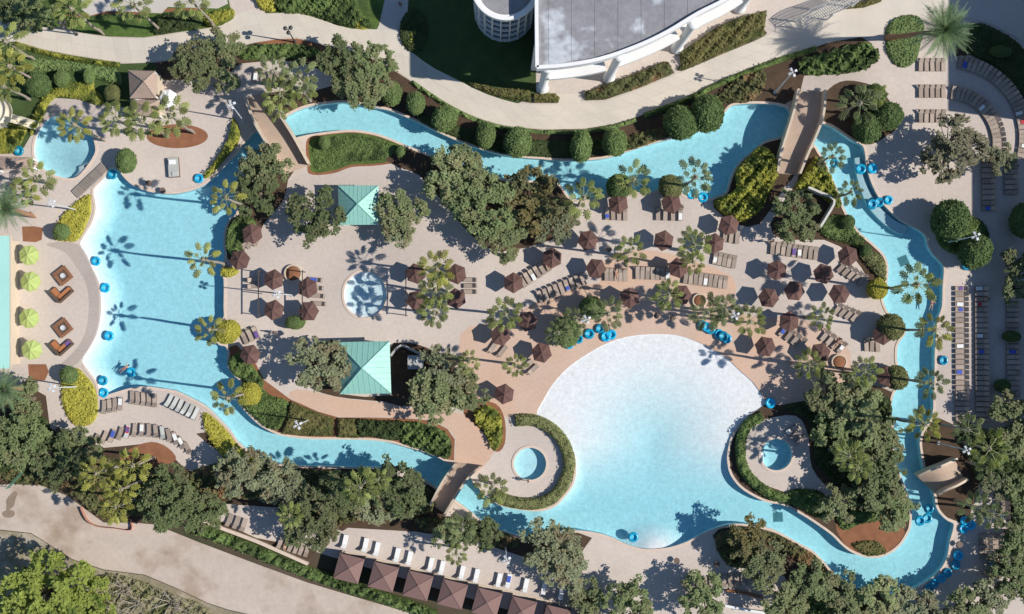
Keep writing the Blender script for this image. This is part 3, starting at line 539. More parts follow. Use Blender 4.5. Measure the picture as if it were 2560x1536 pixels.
# footbridges with solid parapets
def bridge(label, Lp, Rp, rise=1.0, hw=1.5, n=14):
    Lp = resample(smooth_open(Lp), n+1); Rp = resample(smooth_open(Rp), n+1); mid = (Lp[n//2]+Rp[n//2])/2
    t = thing('footbridge', label, 'bridge', P(*mid)); o = t.location; dk = []; A = []; B = []
    for i in range(n+1):
        z = .12+rise*math.sin(math.pi*i/n); A.append((E(*Lp[i], z+hw)-o, z)); B.append((E(*Rp[i], z+hw)-o, z))
    v, f = [], []
    for (a, z), (c, _) in zip(A, B): v += [(a.x,a.y,z),(c.x,c.y,z),(c.x,c.y,z-.3),(a.x,a.y,z-.3)]
    for i in range(n):
        for k in range(4): f.append((i*4+k, (i+1)*4+k, (i+1)*4+(k+1) % 4, i*4+(k+1) % 4))
    f += [(0,1,2,3),(n*4+3,n*4+2,n*4+1,n*4)]
    obj('deck', mesh('deck', v, f, K['bridge_deck']), t)
    for S, O in ((A, B), (B, A)):
        v, f = [], []
        for (a, z), (c, _) in zip(S, O):
            d = (c-a); d.z = 0; d.normalize(); q = a-d*.32
            v += [(a.x,a.y,z-.45),(a.x,a.y,z+hw),(q.x,q.y,z+hw),(q.x,q.y,z-.45)]
        for i in range(n):
            for k in range(4): f.append((i*4+k, (i+1)*4+k, (i+1)*4+(k+1) % 4, i*4+(k+1) % 4))
        f += [(0,1,2,3),(n*4+3,n*4+2,n*4+1,n*4)]
        obj('parapet', mesh('parapet', v, f, K['tan']), t)
bridge('tan walled footbridge at upper left over the river', [(613,240),(640,308),(668,356),(708,432)], [(653,226),(690,280),(728,338),(768,410)], 1.3)
bridge('tan walled footbridge at upper right over the river', [(2000,222),(1988,280),(1957,380),(1948,430)], [(2062,224),(2054,298),(2018,384),(1998,434)], 1.3)
bridge('tan walled footbridge at bottom over the lower channel', [(1142,1160),(1118,1192),(1098,1226),(1078,1265)], [(1200,1166),(1170,1192),(1138,1238),(1108,1288)], 1.2)
bridge('tan walled footbridge under trees at the right', [(2300,1192),(2330,1178),(2362,1166),(2396,1150)], [(2345,1235),(2368,1222),(2392,1212),(2420,1196)], 1.1)
# boardwalk
t = thing('boardwalk', 'grey plank boardwalk between small pool and left pool', 'boardwalk', P(228,452,.2))
for i in range(22):
    s = i/21; p = P(262-72*s, 418+68*s, 0)-t.location; MB().box((p.x, p.y, -.0), (.20,1.35,.08), math.atan2(-68,-72)).build('plank', K['plank'], t)
# lattice pergola at the top
t = thing('pergola', 'grey curved lattice pergola above the plaza at top', 'pergola', E(2068,18,3,0)); o = t.location
a = resample(smooth_open([(2000,44),(2030,22),(2080,4),(2130,-14)]), 26); c = resample(smooth_open([(2018,62),(2060,44),(2105,26),(2150,0)]), 26)
for i in range(26):
    p, q = E(*a[i], 3)-o, E(*c[i], 3)-o; m = MB(); m.tube([(p.x,p.y,3.0),(q.x,q.y,3.0)], .07, 4); m.build('slat', K['grey'], t)
for s in range(5):
    pts = [E(*(a[i]*(1-s/4)+c[i]*s/4), 3)-o for i in range(0, 26, 3)]; MB().tube([(p.x,p.y,3.12) for p in pts], .06, 4).build('beam', K['grey'], t)
for i in (1, 12, 24):
    for p in (a[i], c[i]): p = E(*p, 3)-o; MB().box((p.x,p.y,1.48), (.2,.2,2.96)).build('post', K['white'], t)
# garden walls
def wall(name, label, pts, wid, h, mat, cat='wall', cap=None):
    pts = smooth_open(pts, 3); m0 = P(*pts[len(pts)//2]); t = thing(name, label, cat, m0); v, f = [], []; n = len(pts); W_ = [P(x, y)-m0 for x, y in pts]
    def strip_(w, z0, z1, nm, mt):
        v, f = [], []
        for i, p in enumerate(W_):
            d = W_[min(i+1, n-1)]-W_[max(i-1, 0)]; d.normalize(); nn = Vector((-d.y, d.x, 0))*w/2
            v += [(p.x+nn.x,p.y+nn.y,z0),(p.x+nn.x,p.y+nn.y,z1),(p.x-nn.x,p.y-nn.y,z1),(p.x-nn.x,p.y-nn.y,z0)]
        for i in range(n-1):
            for k in range(4): f.append((i*4+k, (i+1)*4+k, (i+1)*4+(k+1) % 4, i*4+(k+1) % 4))
        f += [(0,1,2,3),((n-1)*4+3,(n-1)*4+2,(n-1)*4+1,(n-1)*4)]; obj(nm, mesh(nm, v, f, mt), t)
    strip_(wid, 0, h, 'wall', mat)
    if cap: strip_(wid+.12, h, h+.08, 'cap', cap)
    return t
wall('garden_wall', 'tan garden wall behind the hedge along the road', [(505,1299),(560,1320),(640,1350),(700,1376),(772,1408)], .35, .7, K['tan'], cap=K['coping'])
wall('garden_wall', 'white angled wall right of the second bridge', [(2014,472),(2042,484),(2078,504),(2062,540),(2042,572)], .3, 1.6, K['block'])
wall('garden_wall', 'pale low wall at bottom right under the trees', [(1804,1510),(1850,1520),(1900,1528),(1940,1532)], .3, .8, K['white'])
wall('garden_wall', 'tan curved wall beside lounger corner at bottom right', [(1815,1475),(1860,1482),(1905,1494)], .3, .6, K['mulch'])
wall('planter_wall', 'dark planter wall right of the large kiosk', [(978,890),(1003,864),(1040,880),(1085,900)], .3, 1.0, K['grey'])
wall('safety_fence', 'orange mesh safety fence along the road bend', [(204,1268),(220,1300),(246,1315),(290,1320),(331,1324),(328,1298)], .05, .6, K['orange_fence'], cat='fence')
wall('kerb', 'beige kerb in front of the cabanas', [(862,1380),(960,1404),(1100,1440),(1240,1472),(1400,1510)], .25, .16, K['tan'], cat='kerb')
t = thing('field_gate', 'green metal gate leaning by the road at left', 'gate', P(46,1200))
p, q = P(26,1219)-t.location, P(64,1178)-t.location
for z in (.3,.7,1.1,1.5): MB().tube([(p.x,p.y,z),(q.x,q.y,z)], .035, 6).build('rail', K['green_metal'], t)
for s in (0,.33,.66,1): c = p.lerp(q, s); MB().box((c.x,c.y,.8), (.07,.07,1.6)).build('post', K['green_metal'], t)
# water slide at the left edge
t = thing('water_slide', 'cream spiral water slide at the left edge above small pool', 'slide', E(-6,286,2,0)); m = MB()
def chute(pts, rw=.55):
    v, f = [], []; n = len(pts); k = 9
    for i, p in enumerate(pts):
        d = pts[min(i+1,n-1)]-pts[max(i-1,0)]; d.z = 0; d.normalize(); nn = Vector((-d.y,d.x,0))
        for j in range(k):
            q = math.pi*(1+j/(k-1)); v.append(p+nn*(rw*math.cos(q))+Vector((0,0,rw*.8*math.sin(q)+rw*.8)))
    for i in range(n-1):
        for j in range(k-1): f.append((i*k+j,(i+1)*k+j,(i+1)*k+j+1,i*k+j+1))
    return v, f
pts = [Vector((1.75*math.cos(-2.0+.22*i), 1.75*math.sin(-2.0+.22*i), 5.2-.075*i)) for i in range(52)]
v, f = chute(pts); o = obj('spiral_chute', mesh('spiral_chute', v, f, K['cream'], True), t); sm_ = o.modifiers.new('s','SOLIDIFY'); sm_.thickness = .06
e = pts[-1]; tgt = P(96,318)-t.location; pts2 = [Vector((e.x+(tgt.x-e.x)*s+ .5*math.sin(s*3), e.y+(tgt.y-e.y)*s, e.z*(1-s)+.15*s)) for s in np.linspace(0,1,14)]
v, f = chute(pts2); o = obj('chute', mesh('chute', v, f, K['cream'], True), t); sm_ = o.modifiers.new('s','SOLIDIFY'); sm_.thickness = .06
for i in (4, 18, 33, 47): p = pts[i]; MB().tube([(p.x,p.y,0),(p.x,p.y,p.z)], .09, 8).build('post', K['grey'], t)
# underwater steps and drains
st = resample(smooth_open([(2152,392),(2158,430),(2172,470),(2190,502),(2216,532),(2250,556),(2276,566)]), 24); si = resample(smooth_open([(2140,394),(2145,434),(2158,480),(2176,518),(2206,552),(2240,578),(2262,586)]), 24)
v, f = [], []
for a, c in zip(st, si): v += [tuple(P(*a, -.5)), tuple(P(*c, -.62)), tuple(P(*c, -1.4)), tuple(P(*a, -1.4))]
for i in range(23):
    for k in range(4): f.append((i*4+k,(i+1)*4+k,(i+1)*4+(k+1) % 4,i*4+(k+1) % 4))
tag(obj('pool_step', mesh('pool_step', v, f, K['steptile'])), 'tiled underwater step along the right river bank', kind='structure')
for x, y, r, d in ((2267,651,.4,'in right river below the topiary island'),(1951,1297,.05,'in the river right of the wave pool'),(1316,428,.25,'in the upper river below round shrubs')):
    t = thing('drain_cover', f'dark square floor drain cover {d}', 'drain', P(x,y,WZ-1.25+.012), r)
    MB().box((0,0,.012), (1.35,1.35,.024)).build('plate', K['drain'], t)
    for i in range(7): MB().box((-.5+i*.166,0,.04), (.05,1.1,.03)).build('bar', K['drain'], t)
# ---------------------------------------------------------------- vegetation meshes
def quads(C, size, up=0.74, el=1.5):
    """leaf quads at centres C (n,3); normals biased upwards"""
    n = len(C); nr = rng.normal(size=(n,3)); nr /= np.linalg.norm(nr, axis=1)[:,None]; nr[:,2] = np.abs(nr[:,2]); nr = nr*(1-up)+np.array([0,0,up]); nr /= np.linalg.norm(nr, axis=1)[:,None]
    a = np.cross(nr, rng.normal(size=(n,3))); a /= np.linalg.norm(a, axis=1)[:,None]; b = np.cross(nr, a)
    s = (size*rng.uniform(.6,1.35,n))[:,None]; a = a*s*.5*el; b = b*s*.5
    V = np.stack([C-a, C+b*.9-a*.1, C+a, C-b*.9-a*.1], 1).reshape(-1,3); F = np.arange(4*n).reshape(n,4); return V, F
def oak_mesh(Rm, seed, dens=1.0, leaf=.34, flat=.40, holes=.24, kk=30):
    global rng
    rng = np.random.default_rng(seed); lob = rng.uniform(.62,1.16,13); ph = rng.uniform(0, 6.28); gp = rng.uniform(0,6.28,4)
    nc = int(21*Rm*Rm**.5*dens); C = []
    while len(C) < nc:
        p = rng.uniform(-1,1,3); q = math.atan2(p[1],p[0]); k = (q+ph)/(2*math.pi)*13 % 13; i = int(k) % 13; l = lob[i]*(1-(k-i))+lob[(i+1) % 13]*(k-i)
        r = math.hypot(p[0],p[1])/l; s = math.sqrt(r*r+p[2]**2)
        if s > 1 or s < .30 or p[2] < -.5 or rng.random() < holes*(1.2-p[2]): continue
        if math.sin(2.3*p[0]*Rm+gp[0])*math.sin(2.1*p[1]*Rm+gp[1])+.5*math.sin(1.3*p[0]*Rm-1.7*p[1]*Rm+gp[2]) > .28: continue
        C.append((p[0]*Rm, p[1]*Rm, p[2]*Rm*flat))
    C = np.array(C); cs = rng.uniform(.38,.95,len(C))*(.36+.055*Rm); k = kk
    L = (C[:,None,:]+np.clip(rng.normal(size=(len(C),k,3)),-1.7,1.7)*cs[:,None,None]*np.array([.62,.62,.36])).reshape(-1,3)
    V, F = quads(L, leaf); return V, F, C
OAK = {}
for key, Rm, n, d, lf in (('s',2.9,3,1.0,.25),('m',4.0,4,1.0,.27),('l',5.4,4,1.0,.29),('x',4.2,1,.85,.25)):
    for i in range(n):
        V, F, C = oak_mesh(Rm, 100+ord(key)*3+i, d, lf, kk=25 if key != 'x' else 28); m = MB(); h0 = -Rm*.42-1.0
        m.tube([(0,0,-Rm*1.25),(.1,.05,h0*.85),(.15,.1,-Rm*.45)], [.30+.03*Rm,.24+.02*Rm,.2], 8)
        for q in C[rng.choice(len(C), min(24 if key != 'x' else 70,len(C)), replace=False)]:
            a = Vector((.12,.08,-Rm*.5+rng.uniform(-.2,.3))); c = Vector(q); mid = a.lerp(c,.5)+Vector((0,0,.25)); m.tube([a, mid, c], [.13,.08,.03], 5, False)
        OAK[key,i] = (V, F, m)
OAKM = {}; RO = random.Random(11)
def oak_meshes(key, i, mat):
    if (key,i,mat) not in OAKM:
        V, F, m = OAK[key,i]; OAKM[key,i,mat] = (npmesh('crown', V, F, K[mat]), m.mesh('trunk', K['bark'] if key != 'x' else K['bark_pale']))
    return OAKM[key,i,mat]
def oak(x, y, r, label, mat='leaf_oak', hz=None, name='oak_tree', group='oak trees around the pools'):
    key, Rm = ('s',2.9) if r < 58 else ('m',4.0) if r < 82 else ('l',5.4)
    if mat == 'leaf_sparse': key, Rm = 'x', 4.2
    i = 0 if key == 'x' else random.randrange(3 if key == 's' else 4)
    s = r/PXM/Rm*1.03; zc = hz or (1.9+.52*Rm*s); c = E(x, y, zc, 0); t = thing(name, label, 'tree', c, 0, group)
    if mat == 'leaf_oak' and RO.random() < .38: mat = 'leaf_grey'
    cm, tm = oak_meshes(key, i, mat); rz = random.uniform(0,6.28)
    obj('crown', cm, t, (0,0,zc), (0,0,rz), (s,s,s*random.uniform(.9,1.1))); k = zc/(Rm*1.25); obj('trunk', tm, t, (0,0,zc), (0,0,rz), (s,s,k))
    return t
# fan palm fronds
def fan_mesh(mat, seed, Lp=1.15, La=.66, Wb=.44):
    r = random.Random(seed); v = [(0,-.035,.0),(0,.035,.0),(Lp*.55,-.025,.10),(Lp*.55,.025,.10),(Lp+.1,-.02,.06),(Lp+.1,.02,.06)]; f = [(0,2,3,1),(2,4,5,3)]
    hub = len(v); v.append((Lp+.12,0,.07)); n = 11; c0 = Lp+La*.95
    def ell(q, k): return (c0+La*k*math.cos(q), Wb*k*math.sin(q)*(1.0-.12*math.cos(q)))
    for i in range(n):
        q = R(-150+300*i/(n-1)); dq = R(13.5); k = r.uniform(.9,1.1); a = len(v)
        for z, qq, kk in ((-.03-r.uniform(0,.06), q-dq, .74*k), (.06, q, .70*k), (-.03-r.uniform(0,.06), q+dq, .74*k), (-.14-r.uniform(0,.10), q, 1.08*k)):
            x, y = ell(qq, kk); v.append((x, y, z))
        f += [(hub,a,a+1),(hub,a+1,a+2),(a,a+3,a+1),(a+1,a+3,a+2)]
    return mesh('frond', v, f, K[mat])
FAN = {m: [fan_mesh(m, i) for i in range(3)] for m in ('fan','fan_y','fan_d')}
def trunk_mesh(mat, r0, r1, bend):
    m = MB(); m.tube([(bend*math.sin(s*math.pi), bend*.6*math.sin(s*6.28), s) for s in np.linspace(0,1,9)], [r0*1.5]+[r0+(r1-r0)*s for s in np.linspace(0,1,7)]+[r1*1.25], 9); return m.mesh('trunk', K[mat], True)
PT = [trunk_mesh('palm_trunk', .19, .14, b) for b in (.0,.12,-.15)]; DT = trunk_mesh('date_trunk', .34, .27, .1)
BOOT = MB().lathe([(.12,-.9),(.30,-.5),(.34,-.1),(.18,.25),(.03,.4)], 9).mesh('crown_shaft', K['palm_trunk'])
NP = [0]
def palm(x, y, label, h=12.0, s=1.0, mat='fan', nf=13, group='fan palms', lean=(0,0)):
    c = E(x, y, h, 0); NP[0] += 1; rd = random.Random(NP[0]*31)
    t = thing('fan_palm', label, 'palm', c-Vector((lean[0],lean[1],0)), 0, group)
    o = obj('trunk', PT[NP[0] % 3], t, (0,0,0), (0,0,0), (1,1,h)); top = Vector((lean[0],lean[1],h))
    if lean != (0,0): o.rotation_euler = Vector((lean[0],lean[1],h)).to_track_quat('Z','X').to_euler()
    obj('crown_shaft', BOOT, t, top, (0,0,0), s)
    a0 = rd.uniform(0,6.28)
    for k in range(nf):
        q = a0+k*2.39996; u = k/nf; el = R(58-74*min(1,u*1.5)+rd.uniform(-10,10)); sc = s*rd.uniform(.85,1.12)*(.55+.50*min(1,u*2.2))
        obj('frond', FAN[mat][k % 3], t, top+Vector((0,0,.15)), (rd.uniform(-.35,.35),-el,q), sc)
    return t
def feather_mesh(seed, L=4.3):
    r = random.Random(seed); v, f = [], []; n = 26
    def pt(s): return Vector((L*s*(1-.10*s), 0, 1.0*s-1.55*s*s))
    for i in range(n):
        s0 = .06+.94*i/n; p = pt(s0); p2 = pt(min(1,s0+.02)); ll = .62*math.sin(min(1,.22+s0*.95)*math.pi)**.6+.08
        for sg in (-1,1):
            a = len(v); d = Vector((ll*.62, sg*ll*.85, ll*r.uniform(-.05,.35)))
            v += [tuple(p), tuple(p+Vector((.085,0,0))), tuple(p+d+Vector((.02,0,0)))]; f.append((a,a+1,a+2) if sg > 0 else (a,a+2,a+1))
    for i in range(8):
        p, q = pt(i/8), pt((i+1)/8); w = .05*(1-i/9); a = len(v); v += [(p.x,-w,p.z+.01),(p.x,w,p.z+.01),(q.x,w,q.z+.01),(q.x,-w,q.z+.01)]; f.append((a,a+3,a+2,a+1))
    return mesh('frond', v, f, K['date'])
FEA = [feather_mesh(i) for i in range(3)]
def date_palm(x, y, label, h=11.0, s=1.0, nf=46, base=None):
    c = E(x, y, h, 0); g = P(*base) if base else c; t = thing('date_palm', label, 'palm', g, 0, 'date palms'); top = Vector((c.x-g.x, c.y-g.y, h))
    o = obj('trunk', DT, t, (0,0,0), top.to_track_quat('Z','X').to_euler(), (1,1,top.length)); rd = random.Random(int(x))
    obj('crown_shaft', BOOT, t, top, (0,0,0), 1.9)
    for k in range(nf):
        u = k/nf; el = R(72-92*u+rd.uniform(-6,6)); obj('frond', FEA[k % 3], t, top+Vector((0,0,.3)), (rd.uniform(-.4,.4),-el,k*2.39996+rd.uniform(-.15,.15)), s*rd.uniform(.85,1.08)*(.8+.2*min(1,u*2)))
    return t
# clipped shrubs
def blob_mesh(seed, mat, n=4200, leaf=.15):
    global rng
    rng = np.random.default_rng(seed); bm = bmesh.new(); bmesh.ops.create_icosphere(bm, subdivisions=4, radius=1.72)
    from mathutils import noise as mn
    for v in bm.verts:
        k = 1+.11*mn.noise(v.co*1.0+Vector((seed,0,0)))+.05*mn.noise(v.co*3.5); v.co *= k
        if v.co.z < 0: v.co.x *= 1+.10*v.co.z/1.7; v.co.y *= 1+.10*v.co.z/1.7
    bm.verts.ensure_lookup_table(); V0 = np.array([v.co[:] for v in bm.verts]); F0 = [tuple(v.index for v in f.verts) for f in bm.faces]; bm.free()
    d = rng.normal(size=(n,3)); d /= np.linalg.norm(d,axis=1)[:,None]; d[:,2] = np.where(rng.random(n) < .7, np.abs(d[:,2]), d[:,2]); dd = V0/np.linalg.norm(V0,axis=1)[:,None]
    idx = np.argmax(d @ dd.T, axis=1); C = V0[idx]+rng.normal(size=(n,3))*.075; V, F = quads(C, leaf, .35)
    off = len(V0); fs = F0+[tuple(q+off) for q in F]
    return mesh('foliage', np.r_[V0, V], fs, K[mat])
BLOB = {m: [blob_mesh(i+3, m) for i in range(3)] for m in ('topiary','topiary_d','topiary_o','bed_y')}
STEM = MB().tube([(0,0,0),(0,0,1)], [.12,.08], 7).mesh('stem', K['bark'])
def shrub(x, y, rx, ry, label, mat='topiary', name='topiary_shrub', group='round clipped shrubs', zk=1.0):
    r = (rx+ry)/2/PXM; zc = r*.98*zk; c = E(x, y, zc, 0); t = thing(name, label, 'shrub', c, 0, group)
    obj('foliage', random.choice(BLOB[mat]), t, (0,0,zc), (0,0,random.uniform(0,6.28) if abs(rx-ry) < 4 else random.choice((0,3.14))+random.uniform(-.1,.1)), (rx/PXM/1.78, ry/PXM/1.78, r/1.78*zk)); obj('stem', STEM, t, (0,0,0), (0,0,0), (1,1,zc)); return t
# planted beds and hedges: a bumpy mass following the outline, covered in leaves
def bed(name, label, poly, h, mat, dens=26, leaf=.2, sm=3, cat=None, kind='stuff', bump=.25, edge=6, group=None):
    global rng
    rng = np.random.default_rng(abs(hash(label)) % 99991 if False else len(label)*77+int(poly[0][0])); 
    if sm: poly = smooth_closed(poly, sm)
    p = np.asarray(poly); lo, hi = p.min(0), p.max(0); st = 8.0
    X, Y = np.meshgrid(np.arange(lo[0], hi[0], st), np.arange(lo[1], hi[1], st)); X = X.ravel()+rng.uniform(-2,2,X.size); Y = Y.ravel()+rng.uniform(-2,2,Y.size)
    def edist(x, y):
        a = p; b = np.roll(p, -1, 0); d = np.full(x.shape, 1e9)
        for (ax,ay),(bx,by) in zip(a, b):
            ux, uy = bx-ax, by-ay; L = ux*ux+uy*uy+1e-9; tt = np.clip(((x-ax)*ux+(y-ay)*uy)/L, 0, 1); d = np.minimum(d, np.hypot(x-ax-tt*ux, y-ay-tt*uy))
        return d
    ok = inpoly(X, Y, poly); X, Y = X[ok], Y[ok]; D = edist(X, Y); ok = D > 3; X, Y, D = X[ok], Y[ok], D[ok]
    ph = rng.uniform(0,6.28,6)
    def top(x, y, d):
        k = np.clip(d/edge, 0, 1)**.5; nz = np.sin(x*.11+ph[0])*np.sin(y*.13+ph[1])+.7*np.sin(x*.23+y*.19+ph[2])+.5*np.sin(x*.41-y*.37+ph[3]); return h*(.25+.75*k)*(1+bump*nz*.45)
    v, f = cdt([poly], list(zip(X, Y))); v, f = keep(v, f, lambda a, b: inpoly(a, b, poly)); z = top(v[:,0], v[:,1], edist(v[:,0], v[:,1])); V = wpx(v, z-.04); F = flip_up(V, f)
    n = int(abs(area(poly))/PXM**2*dens*1.5); x = rng.uniform(lo[0],hi[0],n*3); y = rng.uniform(lo[1],hi[1],n*3); ok = inpoly(x, y, poly); x, y = x[ok][:n], y[ok][:n]
    zz = top(x, y, edist(x, y)); C = wpx(np.c_[x,y], zz+rng.uniform(-.12,.14,len(x))*min(1,h*2)); LV, LF = quads(C, leaf, .45)
    sk = [(i,(i+1) % len(poly)) for i in range(len(poly))]; SV = np.r_[wpx(p, h*.22), wpx(p, -.03)]; n0 = len(V); n1 = n0+len(SV); k = len(poly)
    faces = [tuple(q) for q in F]+[(n0+a,n0+b,n0+k+b,n0+k+a) for a, b in sk]+[tuple(q+n1) for q in LF]
    c = Vector((float(V[:,0].mean()), float(V[:,1].mean()), 0)); A = np.r_[V, SV, LV]-np.array([c.x,c.y,0])
    return tag(obj(name, mesh(name, A, faces, K[mat]), None, c), label, cat, group, kind)
def hedge(label, pts, wid, h, mat, name='hedge', **kw):
    a = np.asarray(smooth_open(pts, 3)); t = np.gradient(a, axis=0); t /= np.hypot(*t.T)[:,None]; nn = np.c_[-t[:,1], t[:,0]]*wid/2
    return bed(name, label, [tuple(q) for q in a+nn]+[tuple(q) for q in (a-nn)[::-1]], h, mat, sm=0, cat='hedge', kind=None, **kw)
# ---- beds
bed('ground_cover', 'bright yellow lens shaped bed at top of left beach', [(222,486),(228,500),(228,530),(218,560),(196,600),(172,604),(140,600),(135,578),(150,550),(180,515)], .45, 'bed_y', edge=5)
bed('ground_cover', 'large bright yellow bed at bottom of left beach', [(190,920),(215,940),(235,965),(244,1000),(243,1040),(225,1062),(195,1066),(175,1050),(160,1020),(155,975),(158,945)], .45, 'bed_y', edge=5)
bed('ground_cover', 'yellow green wedge bed beside lower left loungers', [(512,1030),(535,1045),(570,1080),(590,1108),(625,1140),(660,1157),(620,1165),(570,1150),(540,1120),(518,1085),(508,1050)], .5, 'bed_y', edge=5)
bed('ground_cover', 'yellow flowering shrubs around the upper left small pool', [(78,340),(82,300),(96,270),(112,240),(140,220),(175,208),(232,205),(236,222),(255,240),(258,262),(235,262),(200,250),(150,242),(125,258),(112,285),(95,320)], .6, 'bed_yg')
bed('ground_cover', 'yellow shrubs below the water slide', [(-20,320),(10,315),(50,300),(72,312),(60,345),(40,380),(0,385),(-20,380)], .7, 'bed_yg')
bed('ground_cover', 'yellow green shrub strip left of first bridge', [(585,296),(600,330),(595,360),(570,390),(545,420),(520,445),(510,440),(540,400),(570,350),(580,310)], .8, 'bed_yg')
bed('ground_cover', 'tall yellow shrubs left of second bridge', [(1872,392),(1900,368),(1935,400),(1940,440),(1915,490),(1895,530),(1850,556),(1800,530),(1785,505),(1815,490),(1840,470),(1838,430)], 1.6, 'bed_yg', bump=.6, leaf=.3)
bed('ground_cover', 'yellow shrubs right of second bridge by river', [(2040,395),(2062,420),(2085,470),(2100,510),(2085,520),(2050,490),(2010,475),(1985,470),(2010,430)], 1.2, 'bed_yg', bump=.6, leaf=.3)
bed('ground_cover', 'green ground cover below the white angled wall', [(2062,545),(2110,540),(2140,580),(2160,600),(2150,620),(2120,610),(2080,600),(2050,580)], .7, 'bed_g')
bed('ground_cover', 'bright green shrub wedge along right river inner bank', [(2160,625),(2195,635),(2212,660),(2214,690),(2208,706),(2190,690),(2160,655),(2148,640)], .7, 'topiary_o', edge=8)
bed('ground_cover', 'clipped green wedge above first channel east of left pool', [(640,950),(670,985),(715,1000),(722,1020),(700,1072),(670,1070),(645,1052),(612,1020),(600,1005),(640,990)], .6, 'bed_g', dens=30)
bed('hedge', 'olive clipped hedge block with white lamp above lower channel', [(728,1003),(790,1030),(835,1045),(832,1090),(770,1090),(705,1085),(718,1050)], .9, 'bed_o', cat='hedge', kind=None, dens=34, leaf=.15, sm=0)
bed('hedge', 'narrow olive hedge block beside dark shrubs above channel', [(845,1046),(890,1046),(898,1095),(845,1094)], .9, 'bed_o', cat='hedge', kind=None, dens=34, leaf=.15, sm=0)
bed('ground_cover', 'dark leafy shrubs above the lower channel', [(895,1050),(960,1052),(1010,1055),(1000,1100),(930,1092),(900,1090)], 1.0, 'bed_d', bump=.6)
bed('ground_cover', 'broad leaved green shrubs left of the bottom bridge', [(1010,1058),(1075,1062),(1110,1080),(1128,1105),(1125,1142),(1100,1140),(1050,1122),(1005,1100)], 1.1, 'bed_g', bump=.7, leaf=.4, dens=18)
bed('ground_cover', 'yellowing shrubs with mulch beside hot tub terrace', [(1195,1020),(1225,1015),(1252,1040),(1255,1100),(1235,1125),(1212,1080),(1185,1045)], .8, 'bed_yg', bump=.7, leaf=.4, dens=12)
hedge('clipped green hedge curving around the hot tub', [(1288,1052),(1330,1050),(1370,1066),(1402,1096),(1420,1135),(1422,1170),(1408,1210),(1385,1240),(1345,1258),(1300,1258),(1260,1248),(1235,1232)], 30, 1.0, 'topiary_o', dens=34, leaf=.15, edge=5, bump=.12)
hedge('green hedge curving left of the shaded hot tub', [(1905,1040),(1868,1062),(1852,1100),(1850,1140),(1862,1180),(1895,1215),(1930,1236),(1975,1250)], 26, 1.0, 'bed_g', dens=30, bump=.3)
bed('ground_cover', 'green shrubs at the inner lower right river bank', [(1975,1225),(2040,1225),(2070,1250),(2085,1290),(2060,1300),(2010,1275),(1970,1255)], .8, 'bed_g', bump=.6)
bed('ground_cover', 'low green shrubs above the bare mulch bank', [(2090,1290),(2140,1275),(2190,1280),(2200,1300),(2150,1310),(2110,1325)], .6, 'bed_g', bump=.6, dens=16)
bed('ground_cover', 'olive fan of low cover on the river point', [(2130,1362),(2160,1352),(2195,1355),(2215,1380),(2190,1389),(2160,1388)], .4, 'bed_o')
bed('hedge', 'olive hedge along the building left of entrance path', [(1165,205),(1210,212),(1240,222),(1325,225),(1330,258),(1290,252),(1240,240),(1190,222)], .8, 'bed_o', cat='hedge', kind=None, sm=0)
bed('hedge', 'short olive hedge block beside the entrance path', [(1331,236),(1385,234),(1400,246),(1394,258),(1333,258)], .8, 'bed_o', cat='hedge', kind=None, sm=0)
bed('hedge', 'olive hedge in the planter between entrance and path', [(1460,232),(1500,218),(1600,180),(1660,155),(1672,160),(1684,184),(1600,220),(1513,250),(1465,252)], .9, 'bed_mix', cat='hedge', kind=None, sm=0, bump=.5)
bed('hedge', 'wide olive hedge planter beside the upper path', [(1697,135),(1740,105),(1790,70),(1850,45),(1915,28),(1912,60),(1908,90),(1800,135),(1705,176)], 1.0, 'bed_o', cat='hedge', kind=None, sm=0, bump=.5)
bed('ground_cover', 'mixed low planting along the wide hedge planter edge', [(1705,160),(1800,112),(1900,80),(1908,92),(1800,138),(1705,178)], .5, 'bed_mix', bump=.6)
bed('hedge', 'olive hedge at the top edge above plaza', [(2112,24),(2140,8),(2210,-10),(2200,6),(2160,20)], .9, 'bed_o', cat='hedge', kind=None, sm=0)
hedge('low green hedge along the lower edge of the path', [(1030,206),(1106,258),(1170,292),(1235,315),(1290,324),(1358,331),(1461,329),(1539,316),(1591,300)], 11, .7, 'topiary', dens=30, leaf=.15, edge=4)
hedge('low hedge between upper path and river at right', [(1610,290),(1720,249),(1798,210),(1920,161),(1985,140),(2040,122)], 14, .8, 'bed_g', dens=30, leaf=.17, edge=4)
bed('ground_cover', 'spiky mixed bromeliads on upper river bank', [(1780,262),(1810,225),(1850,195),(1900,178),(1915,200),(1900,235),(1870,256),(1825,258)], .6, 'bed_mix', bump=.9, leaf=.35, dens=14)
bed('ground_cover', 'brown and green low plants between round shrubs on upper bank', [(1555,378),(1580,340),(1630,325),(1670,320),(1660,345),(1600,368)], .5, 'bed_mix', bump=.9, leaf=.35, dens=14)
bed('ground_cover', 'dark low plants on the bank under the round shrubs', [(1060,285),(1180,325),(1290,345),(1400,352),(1500,345),(1500,385),(1400,395),(1260,385),(1150,350),(1050,305)], .35, 'bed_d', dens=12)
bed('ground_cover', 'tropical banana leaved bed beside second bridge top', [(1995,165),(2010,150),(2080,130),(2150,112),(2185,125),(2190,150),(2150,178),(2080,186),(2010,188)], 1.0, 'bed_g', bump=.9, leaf=.55, dens=12)
bed('lawn_bed', 'lobed grass island under the tall date palm', [(2215,70),(2240,45),(2290,40),(2310,70),(2300,110),(2290,150),(2262,170),(2235,160),(2216,130),(2214,95)], .5, 'topiary', cat='planting', kind=None, edge=9, bump=.1)
bed('ground_cover', 'shaded green bank at the upper right corner', [(2430,60),(2500,80),(2570,140),(2600,260),(2540,230),(2480,165),(2420,130)], .6, 'bed_d')
